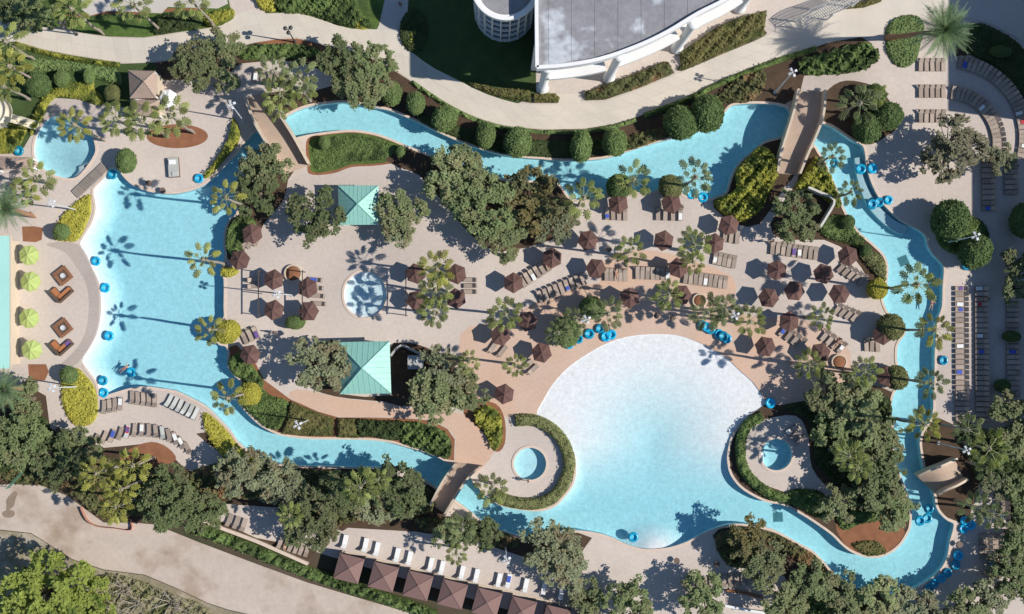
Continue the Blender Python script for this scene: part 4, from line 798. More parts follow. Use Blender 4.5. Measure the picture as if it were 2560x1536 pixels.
bed('ground_cover', 'leafy green shrubs left of branching path at top', [(700,-20),(870,-20),(900,30),(930,68),(870,68),(820,52),(770,36),(700,30)], .9, 'bed_g', bump=.6, leaf=.3)
bed('ground_cover', 'yellow grass tuft right of terrace at top', [(640,-20),(690,-20),(694,10),(686,30),(662,28),(645,16)], .8, 'bed_y')
bed('ground_cover', 'small yellow shrub at the path fork', [(878,60),(898,44),(912,55),(918,72),(900,74)], .7, 'bed_y')
bed('ground_cover', 'round dark clipped bed right of the branching path', circle(1035,78,36,20,54), .5, 'bed_d', sm=0)
bed('ground_cover', 'yellow ixora sprig at the corner of shaded path', [(1016,84),(1036,82),(1034,94),(1036,118),(1028,118),(1022,98)], .5, 'bed_y')
hedge('sunlit thin hedge below the path at upper left', [(40,110),(103,130),(181,147),(233,155),(300,163)], 12, .9, 'bed_yg', dens=30, leaf=.15, edge=4)
bed('ground_cover', 'grey green sloped shrubs below the thin hedge', [(55,150),(120,150),(200,160),(290,175),(305,200),(300,215),(250,200),(190,180),(110,180),(60,180)], .8, 'topiary', bump=.3)
bed('ground_cover', 'green shrubs at the lawn corner by the terrace', [(400,40),(500,32),(505,65),(450,78),(390,88),(395,60)], 1.1, 'bed_d', bump=.5)
bed('ground_cover', 'yellow shrubs at the end of the upper left lawn', [(512,40),(540,30),(582,24),(585,44),(560,60),(520,66)], .8, 'bed_yg')
bed('ground_cover', 'green shrubs left of dark oaks below main path', [(600,120),(700,112),(780,118),(800,140),(700,150),(610,150)], .9, 'bed_g', bump=.6)
bed('ground_cover', 'dense shrubs on the corner beside left pool', [(578,560),(600,540),(632,545),(640,570),(608,600),(610,640),(580,640),(566,610)], 1.0, 'bed_g', bump=.5)
bed('ground_cover', 'shrubs between left pool and lower umbrella', [(572,905),(600,880),(640,925),(660,960),(640,985),(610,950),(585,935)], .8, 'bed_g', bump=.5)
bed('ground_cover', 'yellow shrub tongue below second tall pool palm', [(555,672),(580,668),(598,680),(575,694),(555,690)], .8, 'bed_y')
bed('ground_cover', 'sparse olive shrubs below the bottom bridge', [(1040,1295),(1120,1295),(1200,1310),(1290,1345),(1280,1370),(1180,1350),(1060,1325)], .7, 'bed_mix', bump=.7, leaf=.3)
bed('ground_cover', 'mixed shrubs along bottom right river bank', [(1820,1320),(1880,1318),(1960,1345),(2030,1385),(2070,1430),(2040,1440),(1980,1390),(1900,1350)], .6, 'bed_mix', bump=.7, leaf=.3)
bed('ground_cover', 'olive shrubs among the bottom right oaks', [(2040,1450),(2090,1450),(2160,1490),(2200,1540),(2060,1550),(2000,1500)], .9, 'bed_g', bump=.7, leaf=.3)
hedge('long green hedge beside the dirt road', [(498,1322),(560,1345),(640,1376),(720,1410),(800,1440),(900,1474),(1000,1506),(1090,1540)], 30, 1.3, 'bed_g', dens=26, leaf=.22, bump=.5)
bed('ground_cover', 'green shrub thicket at lower left below sofas', [(-20,1060),(60,1040),(120,1050),(110,1120),(40,1170),(-20,1180)], 1.0, 'bed_d', bump=.6)
bed('ground_cover', 'weedy scrub below the dirt road', [(250,1440),(330,1445),(420,1480),(520,1520),(520,1560),(240,1560)], .5, 'scrub', bump=1.0, leaf=.3, dens=12)
bed('ground_cover', 'dark shrubs at the right edge below the terraces', [(2400,1060),(2480,1080),(2560,1080),(2580,1400),(2530,1400),(2520,1250),(2440,1200)], .9, 'bed_d', bump=.6, dens=14)
bed('ground_cover', 'dark planting on the big round right island', circle(2405,588,66,26,50), .6, 'bed_g', sm=0)
# ---- round shrubs
for a in [
 (979,235,25,30,'first large round clipped shrub from the left along upper river'),(1039,259,24,28,'second large round clipped shrub from left along upper river'),
 (1112,298,31,34,'third large round clipped shrub from left along upper river'),(1214,339,25,33,'fourth large round clipped shrub from left along upper river'),
 (1294,357,33,37,'fifth large round clipped shrub from left along upper river'),(1453,366,27,40,'sixth round clipped shrub, tall one overhanging the upper river'),
 (1537,356,30,34,'seventh large round clipped shrub from left along upper river'),
 (1702,308,40,43,'large dark round shrub overhanging upper river, left of a pair','topiary_d'),(1767,285,42,46,'largest dark round shrub overhanging upper river, right of a pair','topiary_d'),
 (2184,241,29,29,'top round shrub of three beside second bridge','topiary_d'),(2220,292,34,36,'right round shrub of three beside second bridge','topiary_d'),(2166,322,34,37,'lower round shrub of three by river','topiary_d'),
 (2376,552,46,50,'tall dark clipped shrub on the right river island','topiary_d'),(2436,628,42,40,'lower dark clipped shrub on the right river island','topiary_d'),(2556,552,30,42,'dark round shrub in shade at right edge','topiary_d'),
 (223,191,14,20,'narrow clipped shrub near the upper left pavilion'),(155,197,21,20,'round clipped shrub in the upper left slope'),(282,235,20,22,'bright round shrub left of the tan pavilion','topiary_o'),(96,212,31,30,'large dark green shrub above the slide','topiary_d'),
 (316,403,24,30,'green clipped shrub beside the boardwalk end'),(155,580,21,20,'green ball shrub at foot of upper yellow bed'),(173,938,22,22,'green ball shrub at head of lower yellow bed'),
 (811,357,14,17,'small round shrub at the left end of lawn'),(1002,380,12,16,'small round shrub at the right end of lawn'),
 (1415,830,34,38,'large green round planter shrub left of blue tubes'),(1480,770,32,28,'round green planter shrub above the wave pool'),
 (2226,818,33,32,'olive round shrub over the right river with palm shadow','topiary_o'),(2240,944,28,31,'lower olive round shrub over the right river','topiary_o'),
 (1547,467,31,30,'dark round shrub at upper river deck, left','topiary_d'),(1676,468,30,28,'olive round shrub at upper river deck, right','topiary_o'),
 (570,830,31,28,'yellow ball shrub at left pool edge under palm','bed_y'),(625,985,27,29,'yellow ball shrub above the lower channel mouth','bed_y'),(2192,723,26,25,'yellow ball shrub at right river inner bank','bed_y'),
 (2118,556,18,18,'dark shrub beside the white angled wall','topiary_d'),(2164,626,15,14,'dark small shrub on right river inner bank','topiary_d'),
 (738,807,24,17,'small leafy shrub below the left umbrella square'),(2528,842,22,14,'dark low shrub among shaded loungers, upper','topiary_d'),(2505,965,20,16,'dark low shrub among shaded loungers, lower','topiary_d'),(2500,130,26,14,'shaded green shrub at upper right corner','topiary_d')]:
    shrub(*a)
# ---- oaks (crown centre and radius in the photograph)
for a in [
 (80,30,62,'oak at the top left corner above the path','leaf_oak_d'),(20,5,50,'dark oak cut by the top left corner','leaf_oak_d'),
 (560,118,46,'small oak beside the main path left of terrace'),(492,160,62,'oak overhanging the tan pavilion'),(560,185,45,'low oak right of the tan pavilion'),
 (850,150,58,'dark oak at main path, left of the round shrubs','leaf_oak_d'),(925,175,62,'oak reaching over the main path edge','leaf_oak_d'),(895,225,60,'oak above the upper river bend'),
 (665,410,62,'oak on left pool bank below first bridge'),(640,480,60,'greener oak on left pool bank beside kiosk path','leaf_oak_d'),
 (785,538,72,'green oak left of the smaller kiosk','leaf_oak_d'),(1003,525,62,'pale oak right of the smaller kiosk'),(1000,580,40,'small pale oak spreading over the deck'),
 (1115,440,70,'oak on the south bank of upper river'),(1165,400,42,'grey green oak overhanging the upper river'),(1215,510,86,'large dark oak right of kiosk deck','leaf_oak_d'),(1325,510,80,'large yellowing oak below upper river','leaf_autumn'),(1265,585,66,'lower oak of the central grove'),(1390,560,58,'right oak of the central grove'),
 (800,912,78,'oak left of the larger green kiosk'),(1105,925,62,'upper oak right of the larger kiosk'),(1090,985,70,'oak overhanging salmon path right of large kiosk'),(1160,985,50,'small oak at the salmon deck edge'),
 (1980,545,64,'green oak beside the white angled wall','leaf_oak_d'),(2500,395,38,'thin oak by the shaded terrace loungers'),
 (2075,985,64,'oak at the top of right grove'),(2150,1010,70,'pale oak beside right river in the grove'),(2118,1075,80,'large oak in the middle of right grove','leaf_oak_d'),(2200,1105,66,'oak over the right river in the grove'),(2190,1190,80,'oak beside right hidden bridge','leaf_oak_d'),(2230,1270,60,'lowest oak of the right grove','leaf_oak_d'),
 (40,1095,82,'large oak at the left edge above the road','leaf_oak_d'),(140,1150,70,'oak right of the left edge oak above road','leaf_oak_d'),(60,1000,50,'olive oak below the left date palm'),
 (430,1250,82,'large oak over the road at lower left','leaf_oak_d'),(500,1280,62,'oak at the left end of the long hedge','leaf_oak_d'),(610,1190,66,'olive oak below the yellow wedge bed'),(690,1200,56,'oak below the lower channel'),(780,1290,82,'large oak above the bottom lounger terrace'),(720,1240,55,'grey green oak left of bottom terrace'),(990,1215,70,'dark oak beside the bottom bridge','leaf_oak_d'),(1022,1252,42,'oak touching the bottom bridge','leaf_oak_d'),(930,1270,50,'small oak above the white loungers'),
 (1375,1370,78,'oak above the right cabanas overhanging lower pool'),(1420,1420,62,'olive oak over the right cabanas'),
 (1570,1510,66,'dark oak at bottom edge right of cabanas','leaf_oak_d'),(1765,1490,62,'oak at bottom edge beside pale wall','leaf_oak_d'),(1870,1350,60,'yellowing oak beside lower right river','leaf_autumn'),(1900,1410,62,'oak below the yellowing oak'),(2030,1460,52,'green oak at bottom right bank','leaf_oak_d'),(2195,1490,56,'grey green oak at the bottom river bend'),(2120,1530,50,'oak at the bottom right edge'),
 (2545,660,42,'oak in shade at the right edge'),(2535,720,36,'lower shaded oak at the right edge'),(2535,1030,56,'oak at the right edge above bottom grove'),(2545,1110,48,'oak at right edge beside palms'),(2550,1230,50,'tall oak at right edge below','leaf_oak_d'),(2545,1340,52,'dark oak at right edge beside lounger corner','leaf_oak_d'),(2540,1450,62,'oak at the bottom right corner','leaf_oak_d'),(2420,1530,56,'oak at bottom edge near river bend'),(2320,1530,46,'small oak at bottom edge below river bend')]:
    oak(*a)
for a in [(200,1118,50,'oak filling the gap left of yellow palms','leaf_oak'),(850,1235,58,'oak left of the pale fan palm','leaf_oak_d'),(1120,1330,40,'low oak left of the palm above white loungers','leaf_oak'),(1210,1340,44,'low oak right of the palm above white loungers','leaf_oak_d'),(1960,1500,54,'oak right of the pale bottom wall','leaf_oak'),(2095,1475,46,'small oak at bottom river bank','leaf_oak'),(2265,1518,48,'oak between two bottom edge oaks at river bend','leaf_oak'),(2475,1500,52,'oak left of the bottom right corner oak','leaf_oak'),(2500,1415,36,'small oak beside slanted lower right loungers','leaf_oak'),(2490,1215,36,'small oak above lower right lounger stack','leaf_oak'),(1470,1500,44,'oak over the last cabana','leaf_oak'),(2090,1260,48,'olive oak at lower end of right grove','leaf_oak')]: oak(*a)
bed('ground_cover', 'dark understorey under lower left oaks', [(0,1040),(110,1090),(200,1120),(330,1160),(440,1190),(500,1170),(600,1150),(700,1175),(900,1180),(1060,1210),(1080,1280),(960,1290),(860,1310),(800,1340),(700,1260),(560,1250),(480,1290),(330,1290),(250,1290),(150,1220),(0,1195)], .5, 'bed_mix', bump=.9, leaf=.3, dens=16)
bed('ground_cover', 'understorey plants among the right grove', [(1960,1015),(2060,1000),(2150,975),(2225,1000),(2225,1080),(2230,1160),(2255,1240),(2260,1290),(2160,1280),(2130,1240),(2040,1160),(2030,1060)], .4, 'bed_d', bump=.9, leaf=.3, dens=16)
bed('ground_cover', 'understorey plants at bottom right edge', [(1990,1440),(2080,1445),(2150,1492),(2250,1500),(2250,1550),(1950,1550)], .4, 'bed_mix', bump=.9, leaf=.3, dens=16)
bed('ground_cover', 'rough short grass on the lawn tongue beside first bridge', [(785,402),(782,365),(795,352),(834,343),(886,340),(938,348),(976,361),(995,374),(975,392),(935,402),(880,405),(840,417),(800,424),(786,420)], .16, 'bed_g', bump=.8, leaf=.22, dens=26)
bed('ground_cover', 'mixed shrubs filling the bank left of yellowing oak', [(1790,1338),(1840,1322),(1900,1334),(1905,1400),(1840,1420),(1800,1390)], .6, 'bed_mix', bump=.9, leaf=.3, dens=20)
oak(2380,375,84,'sparse grey oak on the right deck beside terraces','leaf_sparse')
oak(110,1480,118,'huge lime green tree at the bottom left corner','leaf_lime', name='lime_tree'); oak(215,1510,70,'smaller lime green tree at bottom edge','leaf_lime', name='lime_tree')
# ---- fan palms
TALL = [
 (507,648,'tall fan palm leaning over left pool, second from top','fan_y',12.5,1.0),(522,825,'tall fan palm over left pool beside yellow ball shrub','fan_y',12.5,.9),(568,996,'tall fan palm over left pool bottom corner','fan_y',12.5,1.0),(564,494,'tall fan palm over left pool top corner','fan_y',12.5,1.0),
 (2292,712,'large fan palm over the right river','fan',12.5,1.25),(2338,825,'fan palm on right river edge, middle','fan_y',12,1.0),(2328,958,'fan palm on right river edge, lower','fan_d',12,.9),(2310,1062,'fan palm at the narrow right channel','fan_y',11,1.05),
 (1585,450,'fan palm over upper river beside dark round shrub','fan',9,1.05),(1738,443,'tall fan palm over upper river beside olive shrub','fan_d',12,1.1),(1459,495,'fan palm at the end of the autumn oak','fan',9,1.1),
 (1575,627,'fan palm between two umbrellas in middle of lounger deck','fan',10,.95),(1735,612,'fan palm left of a brown umbrella on lounger deck','fan',10,1.0),(1733,655,'lower fan palm above the right lounger row','fan',8,.75),(1671,738,'fan palm above the wave pool beach','fan',9,.95),
 (1090,672,'upper fan palm beside the round splash pool','fan_y',9,1.05),(1088,725,'middle fan palm beside the round splash pool','fan',8,1.1),(1085,782,'lower fan palm beside the round splash pool','fan',8,1.0),
 (1263,786,'fan palm on salmon deck left of round planter','fan',9,1.1),(1172,905,'small fan palm above the oak on salmon deck','fan',7,.7),(1288,915,'small fan palm left of lone umbrella on salmon deck','fan',8,.75),
 (1395,832,'fan palm in the round planter left of tubes','fan_d',7,.9),(1520,785,'fan palm in the planter above wave pool','fan_d',7,1.0),(1440,800,'low fan palm between two round planters','fan_d',6,.9),(1770,782,'fan palm cluster above right tubes, left','fan_d',8,1.1),(1812,775,'fan palm cluster above right tubes, middle','fan_d',8,1.0),(1875,805,'fan palm cluster above right tubes, right','fan',8,1.0),
 (2055,792,'fan palm among right umbrellas, upper','fan',9,.8),(2021,912,'fan palm among right umbrellas, lower left','fan',9,.9),(2161,928,'fan palm left of lower olive shrub','fan',9,.9),
 (1228,1222,'fan palm beside bottom bridge over channel','fan',6,1.0),(1155,1325,'fan palm above white loungers','fan_d',7,1.0),(1140,1385,'small fan palm on the white lounger deck','fan',5,.7),(899,1218,'pale fan palm in the bottom oak grove','fan',9,1.1),(723,1290,'pale fan palm on the bottom lounger terrace','fan',7,.8),(945,1200,'small fan palm beside dark bottom oak','fan',7,.7),
 (330,1165,'yellow green fan palm above the road, upper','fan_y',10,1.1),(240,1185,'yellow green fan palm above the road, left','fan_y',9,1.1),(300,1225,'yellow green fan palm above the road, middle','fan_y',10,1.0),(288,1268,'yellow green fan palm overhanging the road','fan_y',9,.95),
 (178,22,'tall fan palm at the top left terrace','fan',12.5,1.1),(331,12,'tall fan palm at the top edge, second from left','fan',12.5,1.1),(478,2,'tall fan palm at top edge above grey terrace','fan',12.5,1.1),
 (14,105,'fan palm at the left edge below the path','fan',10,1.2),(22,165,'lower fan palm at left edge','fan_y',10,1.2),(6,215,'fan palm at left edge above the slide','fan',9,1.0),
 (185,312,'slender fan palm over the small round pool','fan_y',12,1.0),(288,298,'fan palm left of the brown mound','fan',12,1.05),(352,302,'fan palm over the brown mound, middle','fan',12.5,1.1),(424,290,'fan palm over the brown mound, right','fan',12.5,1.15),
 (680,180,'fan palm on the shaded terrace, upper left','fan_d',9,1.0),(748,190,'fan palm on the shaded terrace, upper right','fan_d',9,1.1),(700,235,'fan palm beside first bridge','fan',8,1.1),(752,222,'fan palm on river bank right of first bridge','fan',8,.9),(690,268,'low fan palm at the first bridge parapet','fan',6,.8),
 (2150,258,'spreading fan palm beside three round shrubs','fan_d',7,1.25),(2195,240,'pale fan palm between the round shrubs','fan',6,.6),(88,445,'fan palm at the left shelter','fan',7,1.1),(60,482,'lower fan palm by the left shelter','fan_y',6,.9),
 (2420,1075,'fan palm below the shaded loungers','fan_d',9,1.0),(2472,1122,'large fan palm at right edge grove','fan',9,1.25),(2478,1170,'fan palm below the large right edge palm','fan_d',8,.9),(2440,1270,'fan palm beside the lower right lounger corner','fan_d',7,1.0),(2480,1290,'fan palm among lower right loungers','fan_d',7,.9),(2122,1140,'pale fan palm in the right oak grove','fan',9,1.0),(2145,1170,'lower pale fan palm in right grove','fan',9,.9),
 (2127,480,'small fan palm over right river beside white wall','fan_d',8,.8),(2082,392,'fan palm at second bridge foot by river','fan_d',8,.9)]
for x, y, lab, mt, h, s in TALL: palm(x, y, lab, h, s, mt, 13 if 'pool' in lab and h > 12 else 18)
date_palm(2356,80,'tall date palm with long feathery crown at upper right', 11.8, 1.15, 84, base=(2217,95))
date_palm(18,522,'grey date palm at the left edge above lime umbrellas', 9, .95); date_palm(14,975,'grey date palm at the left edge below lime umbrellas', 9, .85)
# ---- leafless shrubs by the road
def bare(x, y, label, r=2.2):
    t = thing('bare_shrub', label, 'shrub', P(x, y), 0, 'leafless shrubs below the road'); rd = random.Random(int(x))
    for k in range(9):
        q = k*2.4; m = MB(); e = Vector((r*math.cos(q)*rd.uniform(.5,1), r*math.sin(q)*rd.uniform(.5,1), rd.uniform(1.6,3.0))); mid = e*.5+Vector((0,0,.3)); m.tube([(0,0,0),mid,e],[.07,.05,.015],5,False)
        for j in range(7):
            a = mid.lerp(e, rd.random()); m.tube([a, a+Vector((rd.uniform(-.9,.9),rd.uniform(-.9,.9),rd.uniform(.1,.7)))],[.03,.01],4,False)
        m.build('branch', K['bark_pale'], t)
for i, (x, y, l) in enumerate([(310,1470,'leafless grey shrub right of the lime tree'),(345,1510,'leafless grey shrub at the bottom edge, tallest'),(430,1505,'leafless shrub on the road verge'),(290,1525,'leafless shrub at bottom edge beside lime tree'),(470,1530,'leafless shrub at the bottom edge, farthest right')]): bare(x, y, l, 2.0+.3*(i % 3))
# ---------------------------------------------------------------- umbrellas
def canopy_panel(n, r, z0, z1, mat, sag=.06):
    h = math.pi/n; a = Vector((r*math.cos(-h), r*math.sin(-h), z0)); c = Vector((r*math.cos(h), r*math.sin(h), z0)); T = Vector((0,0,z1))
    m1 = (a+T)/2; m2 = (c+T)/2; e = (a+c)/2*.985+Vector((0,0,-sag*.4)); mm = (m1+m2)/2+Vector((0,0,-sag)); dz = Vector((0,0,-.16))
    e = Vector((e.x,e.y,z0-.03)); v = [T,m1,mm,m2,a,e,c,a+dz,e+dz,c+dz]
    return mesh('canopy_panel', v, [(0,1,2),(0,2,3),(1,4,5,2),(2,5,6,3),(4,7,8,5),(5,8,9,6)], mat)
def umb_parts(n, r, z0, z1, mat):
    m = MB(); m.tube([(0,0,.08),(0,0,z1-.02)], .03, 8)
    return canopy_panel(n, r, z0, z1, mat), m.mesh('pole', K['pole']), MB().lathe([(.32,0),(.32,.06),(.08,.12)], 14).mesh('base', K['pole']), MB().lathe([(.05,0),(.06,.06),(.01,.14)], 8).mesh('finial', mat), n, z1
UB = umb_parts(6, 1.46, 2.25, 2.95, K['brown_cloth']); UL = umb_parts(8, 1.42, 2.2, 2.85, K['lime_cloth'])
def umbrella(x, y, label, kit=UB, group='brown umbrellas', s=1.0):
    t = thing('umbrella', label, 'umbrella', E(x, y, 2.5, 0), random.uniform(0,1.0), group); t.rotation_euler.x = random.uniform(-.06,.06); t.rotation_euler.y = random.uniform(-.06,.06)
    for k in range(kit[4]): obj('canopy_panel', kit[0], t, (0,0,0), (0,0,2*math.pi*k/kit[4]), (s,s,1))
    obj('pole', kit[1], t); obj('base', kit[2], t); obj('finial', kit[3], t, (0,0,kit[5]-.02)); return t
for x, y, l in [
 (1548,509,'beside the dark round shrub at upper river'),(1679,511,'beside the olive round shrub at upper river'),(1823,560,'below the tall yellow shrubs'),(1471,599,'right of the central oak grove'),(1659,599,'between two palms on the lounger deck'),(1787,609,'right of a fan palm on the lounger deck'),
 (1380,643,'at the top of the curved lounger rows'),(1491,671,'left of the straight lounger row'),(1696,671,'splitting the right lounger rows'),(1284,707,'at the left end of the curved lounger row'),(1574,746,'just above the wave pool planter'),(1703,740,'behind a palm above the wave pool'),
 (1319,801,'left of the round planter on salmon deck'),(1250,842,'below the palm on salmon deck'),(1355,884,'nearest the wave pool beach on left'),(1260,984,'by itself right of the salmon path oak'),
 (629,582,'at the upper left pool bank'),(601,650,'beside the second tall pool palm'),(626,886,'beside the lower left pool bank'),
 (682,700,'upper left in the square by the lamp'),(770,718,'upper right in the square by the lamp'),(684,775,'lower left in the square by the lamp'),(770,776,'lower right in the square by the lamp'),
 (1142,685,'upper one right of the splash pool palms'),(1142,748,'lower one right of the splash pool palms'),(1040,685,'upper one left of the splash pool palms'),(1042,752,'lower one left of the splash pool palms'),
 (2124,640,'beside the right river lounger group'),(2060,687,'left of the yellow ball shrub, upper'),(2101,736,'left of the yellow ball shrub, lower'),(1944,678,'at the top of the right umbrella cluster'),(1986,728,'in the middle of the right umbrella cluster'),(1922,745,'at left of the right umbrella cluster'),(1974,806,'below the right umbrella cluster'),
 (2052,882,'right of the lower mulch mound'),(1917,868,'nearest the wave pool beach on right'),(2210,836,'beside the olive shrub with palm shadow'),(2218,944,'beside the lower olive shrub')]:
    umbrella(x, y, 'brown hexagonal umbrella '+l)
for i, (x, y) in enumerate([(70,637),(74,705),(71,796),(75,874)]): umbrella(x, y, f'lime green umbrella, {ORD[i]} from the top of four at left', UL, 'lime green umbrellas')
t = umbrella(420,243,'white umbrella beside the tan pavilion', umb_parts(8,1.25,2.2,2.8,K['cloth_white']), 'white umbrella')
# ---------------------------------------------------------------- loungers
def lounger_parts(seat_mat, frame_mat, thick=.05):
    fr = MB()
    for s in (-.29,.29): fr.box((-.02,s,.30),(1.86,.05,.06))
    for xx in (-.9,.3,.88): fr.box((xx,0,.30),(.05,.6,.05))
    for xx in (-.78,.62):
        for s in (-.27,.27): fr.box((xx,s,.14),(.05,.05,.28))
    seat = MB().box((-.32,0,.33+thick/2),(1.22,.56,thick)); 
    for k in range(5): seat.box((-.84+k*.26,0,.335+thick),(.02,.56,.02))
    back = MB().box((.29+.31*math.cos(R(38)),0,.35+thick/2+.31*math.sin(R(38))),(.66,.56,thick),0,-R(38))
    return seat.mesh('seat', seat_mat), back.mesh('backrest', seat_mat), fr.mesh('frame', frame_mat)
LB = lounger_parts(K['sling'], K['frame']); LG = lounger_parts(K['sling_g'], K['frame']); LW = lounger_parts(K['cloth_white'], K['lamp'], .12)
NL = [0]; LPOS = []
def lounger(x, y, ang, label, kit=LB, group='brown sun loungers', sc=1.0, z=.0):
    t = thing('sun_lounger', label, 'lounger', P(x, y, z), ang, group); t.scale = (sc,sc,sc)
    obj('seat', kit[0], t); obj('backrest', kit[1], t); obj('frame', kit[2], t); NL[0] += 1; LPOS.append((x,y,ang)); return t
def rowl(desc, p0, p1, n, head, kit=LB, group='brown sun loungers', side='left', adj='tan', sc=1.0, jit=.05):
    ang = math.atan2(-head[1], head[0])
    for i in range(n):
        s = i/(n-1) if n > 1 else .5
        lounger(p0[0]+(p1[0]-p0[0])*s, p0[1]+(p1[1]-p0[1])*s, ang+random.uniform(-jit,jit), f'{adj} sun lounger, {ORD[i]} from the {side} {desc}', kit, group, sc)
def rowarc(desc, c, r, a0, a1, n, inward=False, kit=LB, side='left', adj='tan', ry=None, group='brown sun loungers', sc=1.0):
    for i in range(n):
        q = R(a0+(a1-a0)*i/(n-1)); x, y = c[0]+r*math.cos(q), c[1]+(ry or r)*math.sin(q); ang = math.atan2(-math.sin(q), math.cos(q))+(math.pi if inward else 0)
        lounger(x, y, ang+random.uniform(-.04,.04), f'{adj} sun lounger, {ORD[i]} from the {side} {desc}', kit, group, sc)
rowl('in upper curved row below central grove', (1306,704),(1366,664), 6, (-.55,-.85))
rowl('in lower curved row above salmon deck', (1350,742),(1456,698), 9, (-.38,-.92))
rowl('in short row right of the salmon umbrella', (1516,686),(1562,688), 5, (0,-1))
rowl('in middle row above wave pool', (1593,682),(1668,685), 7, (.02,-1))
rowl('in right row above wave pool', (1714,693),(1812,706), 9, (.12,-1))
rowl('in row under the right deck palm', (1787,645),(1834,655), 5, (.2,-1))
rowl('in row below the white angled wall', (1930,620),(2038,634), 9, (.1,-1))
rowl('in slanted row beside right river hedge', (2104,668),(2156,700), 5, (.72,-.70))
rowl('beside first upper river umbrella', (1517,534),(1562,536), 4, (0,-1)); rowl('beside second upper river umbrella', (1644,535),(1700,537), 4, (0,-1))
rowl('below the yellow shrub umbrella', (1812,588),(1842,594), 3, (.1,-1))
for k, (y, d) in enumerate(((163,'top'),(229,'middle'),(291,'bottom'))): rowl(f'in {d} row of three at upper right', (2300,y),(2356,y), 5, (0,-1))
rowl('in upper slanted group of right umbrella deck', (2094,772),(2138,790), 4, (.64,-.77)); rowl('in left slanted group of right umbrella deck', (1958,826),(2004,858), 4, (.64,-.77)); rowl('in middle slanted group of right umbrella deck', (2062,838),(2104,868), 4, (.64,-.77))
rowl('beside olive shrub with palm shadow', (2164,862),(2192,864), 3, (0,-1)); rowl('beside the lone wave pool umbrella', (1318,912),(1332,924), 2, (-.7,.7))
rowl('beside the top left pool umbrella', (612,612),(644,600), 3, (.5,-.85)); rowl('beside the lower left pool umbrella', (612,845),(640,832), 3, (-.4,-.9)); rowl('beside the salmon deck palm umbrella', (1232,868),(1256,878), 2, (-.6,.8))
rowl('right of left umbrella square', (790,700),(800,760), 4, (1,.1)); rowl('right of the splash pool palms', (1176,700),(1176,730), 3, (1,0)); rowl('left of left umbrella square', (634,700),(634,716), 2, (-1,.1))
rowl('in first pool side group at lower left', (262,1018),(302,1010), 4, (.0,1)); rowl('in second pool side group at lower left', (332,994),(388,1002), 5, (.05,1)); rowl('in grey pool side group at lower left', (424,1002),(490,1034), 6, (-.45,.9), LG, 'pale grey sun loungers', adj='pale grey')
for i, (x, y, hx, hy) in enumerate([(240,1100,-.5,.9),(262,1094,-.4,.9),(282,1090,-.35,.9),(302,1084,-.3,.95),(320,1080,-.2,1),(338,1076,-.1,1),(356,1075,-.05,1),(374,1076,0,1),(391,1078,.1,1),(408,1082,.15,1),(424,1088,.25,1),(440,1096,.35,.95),(455,1107,.45,.9),(470,1120,.5,.85)]):
    lounger(x, y, math.atan2(-hy,hx), f'tan sun lounger, {ORD[i]} from the left in lower left arc', LB if i not in (4,9) else LG)
rowl('in row at bottom right terrace', (1714,1462),(1872,1446), 11, (.02,1)); rowl('in bottom terrace row below oaks', (702,1355),(768,1376), 6, (-.3,.95)); rowl('at the left end of bottom terrace', (574,1300),(610,1312), 3, (-.3,.95))
# terraces at right: sunlit column and shaded columns, rows lie across
def col_(desc, x, y0, y1, n, kit=LB): rowl(desc, (x,y0),(x+2,y1), n, (1,0), kit, side='top', jit=.02)
col_('in sunlit column right of right river', 2402, 722, 1048, 26); col_('in inner shaded column at right', 2452, 722, 1050, 26); col_('in outer shaded column at right', 2530, 722, 1050, 26)
col_('in inner shaded column beside sparse oak', 2468, 400, 522, 10); col_('in outer shaded column beside sparse oak', 2524, 392, 482, 8)
rowarc('in outer shaded arc at upper right', (2372,345), 190, -82, 14, 27); rowarc('in inner shaded arc at upper right', (2368,360), 128, -84, 12, 19)
col_('in upper stack at lower right corner', 2504, 1232, 1292, 6); col_('in lower stack at lower right corner', 2488, 1342, 1392, 5); col_('in sunlit stack beside it at lower right', 2462, 1340, 1392, 5)
rowl('in slanted group at lower right corner', (2468,1440),(2490,1400), 4, (.8,.6))
rowl('on shaded terrace beside first bridge', (640,190),(730,205), 6, (.1,-1)); rowl('beside hot tub under oaks', (1975,1075),(2000,1100), 3, (.8,-.6))
for i, (x, y) in enumerate([(863,1354),(914,1362),(943,1372),(993,1387),(1024,1395),(1077,1411),(1105,1419),(1155,1431),(1191,1439),(1247,1450),(1271,1452),(1314,1463),(1360,1468),(1403,1481),(1459,1486),(1508,1499)]):
    lounger(x, y, math.atan2(-1,-.22), f'white cushioned lounger, {ORD[i]} from the left in front of the cabanas', LW, 'white loungers', 1.08)
# towels on loungers
tm = MB().box((0,0,0),(.9,.5,.03))
for i, (x, y, c, l) in enumerate([(1761,690,0,'white towel on a lounger above wave pool'),(1662,686,0,'white towel on a middle row lounger'),(302,1010,0,'white towel on a lower left lounger'),(320,1080,2,'red towel on the lower left arc'),(282,1090,1,'blue towel on the lower left arc'),(356,1075,0,'white towel on the lower left arc'),(455,1107,0,'white towel at end of lower left arc'),(790,700,1,'blue towel right of left umbrella square'),(640,832,3,'purple towel beside lower left pool umbrella'),(1700,537,0,'white towel beside upper river umbrella'),(1271,1452,1,'blue towel on white cabana lounger'),(2402,868,0,'white towel on sunlit column at right'),(2405,170,1,'blue towel on shaded loungers upper right')]):
    best = min(LPOS, key=lambda p: (p[0]-x)**2+(p[1]-y)**2); me = tm.mesh('towel', K['towel'][c]); p = P(best[0],best[1],.42 if 'cabana' not in l else .535)+Vector((-.3*math.cos(best[2]),-.3*math.sin(best[2]),0)); tag(obj('towel', me, None, p, (0,0,best[2])), l, 'towel')
LL = [o for o in SC.objects if o.name.startswith('sun_lounger') and o.parent is None and o['label'].startswith('tan')]
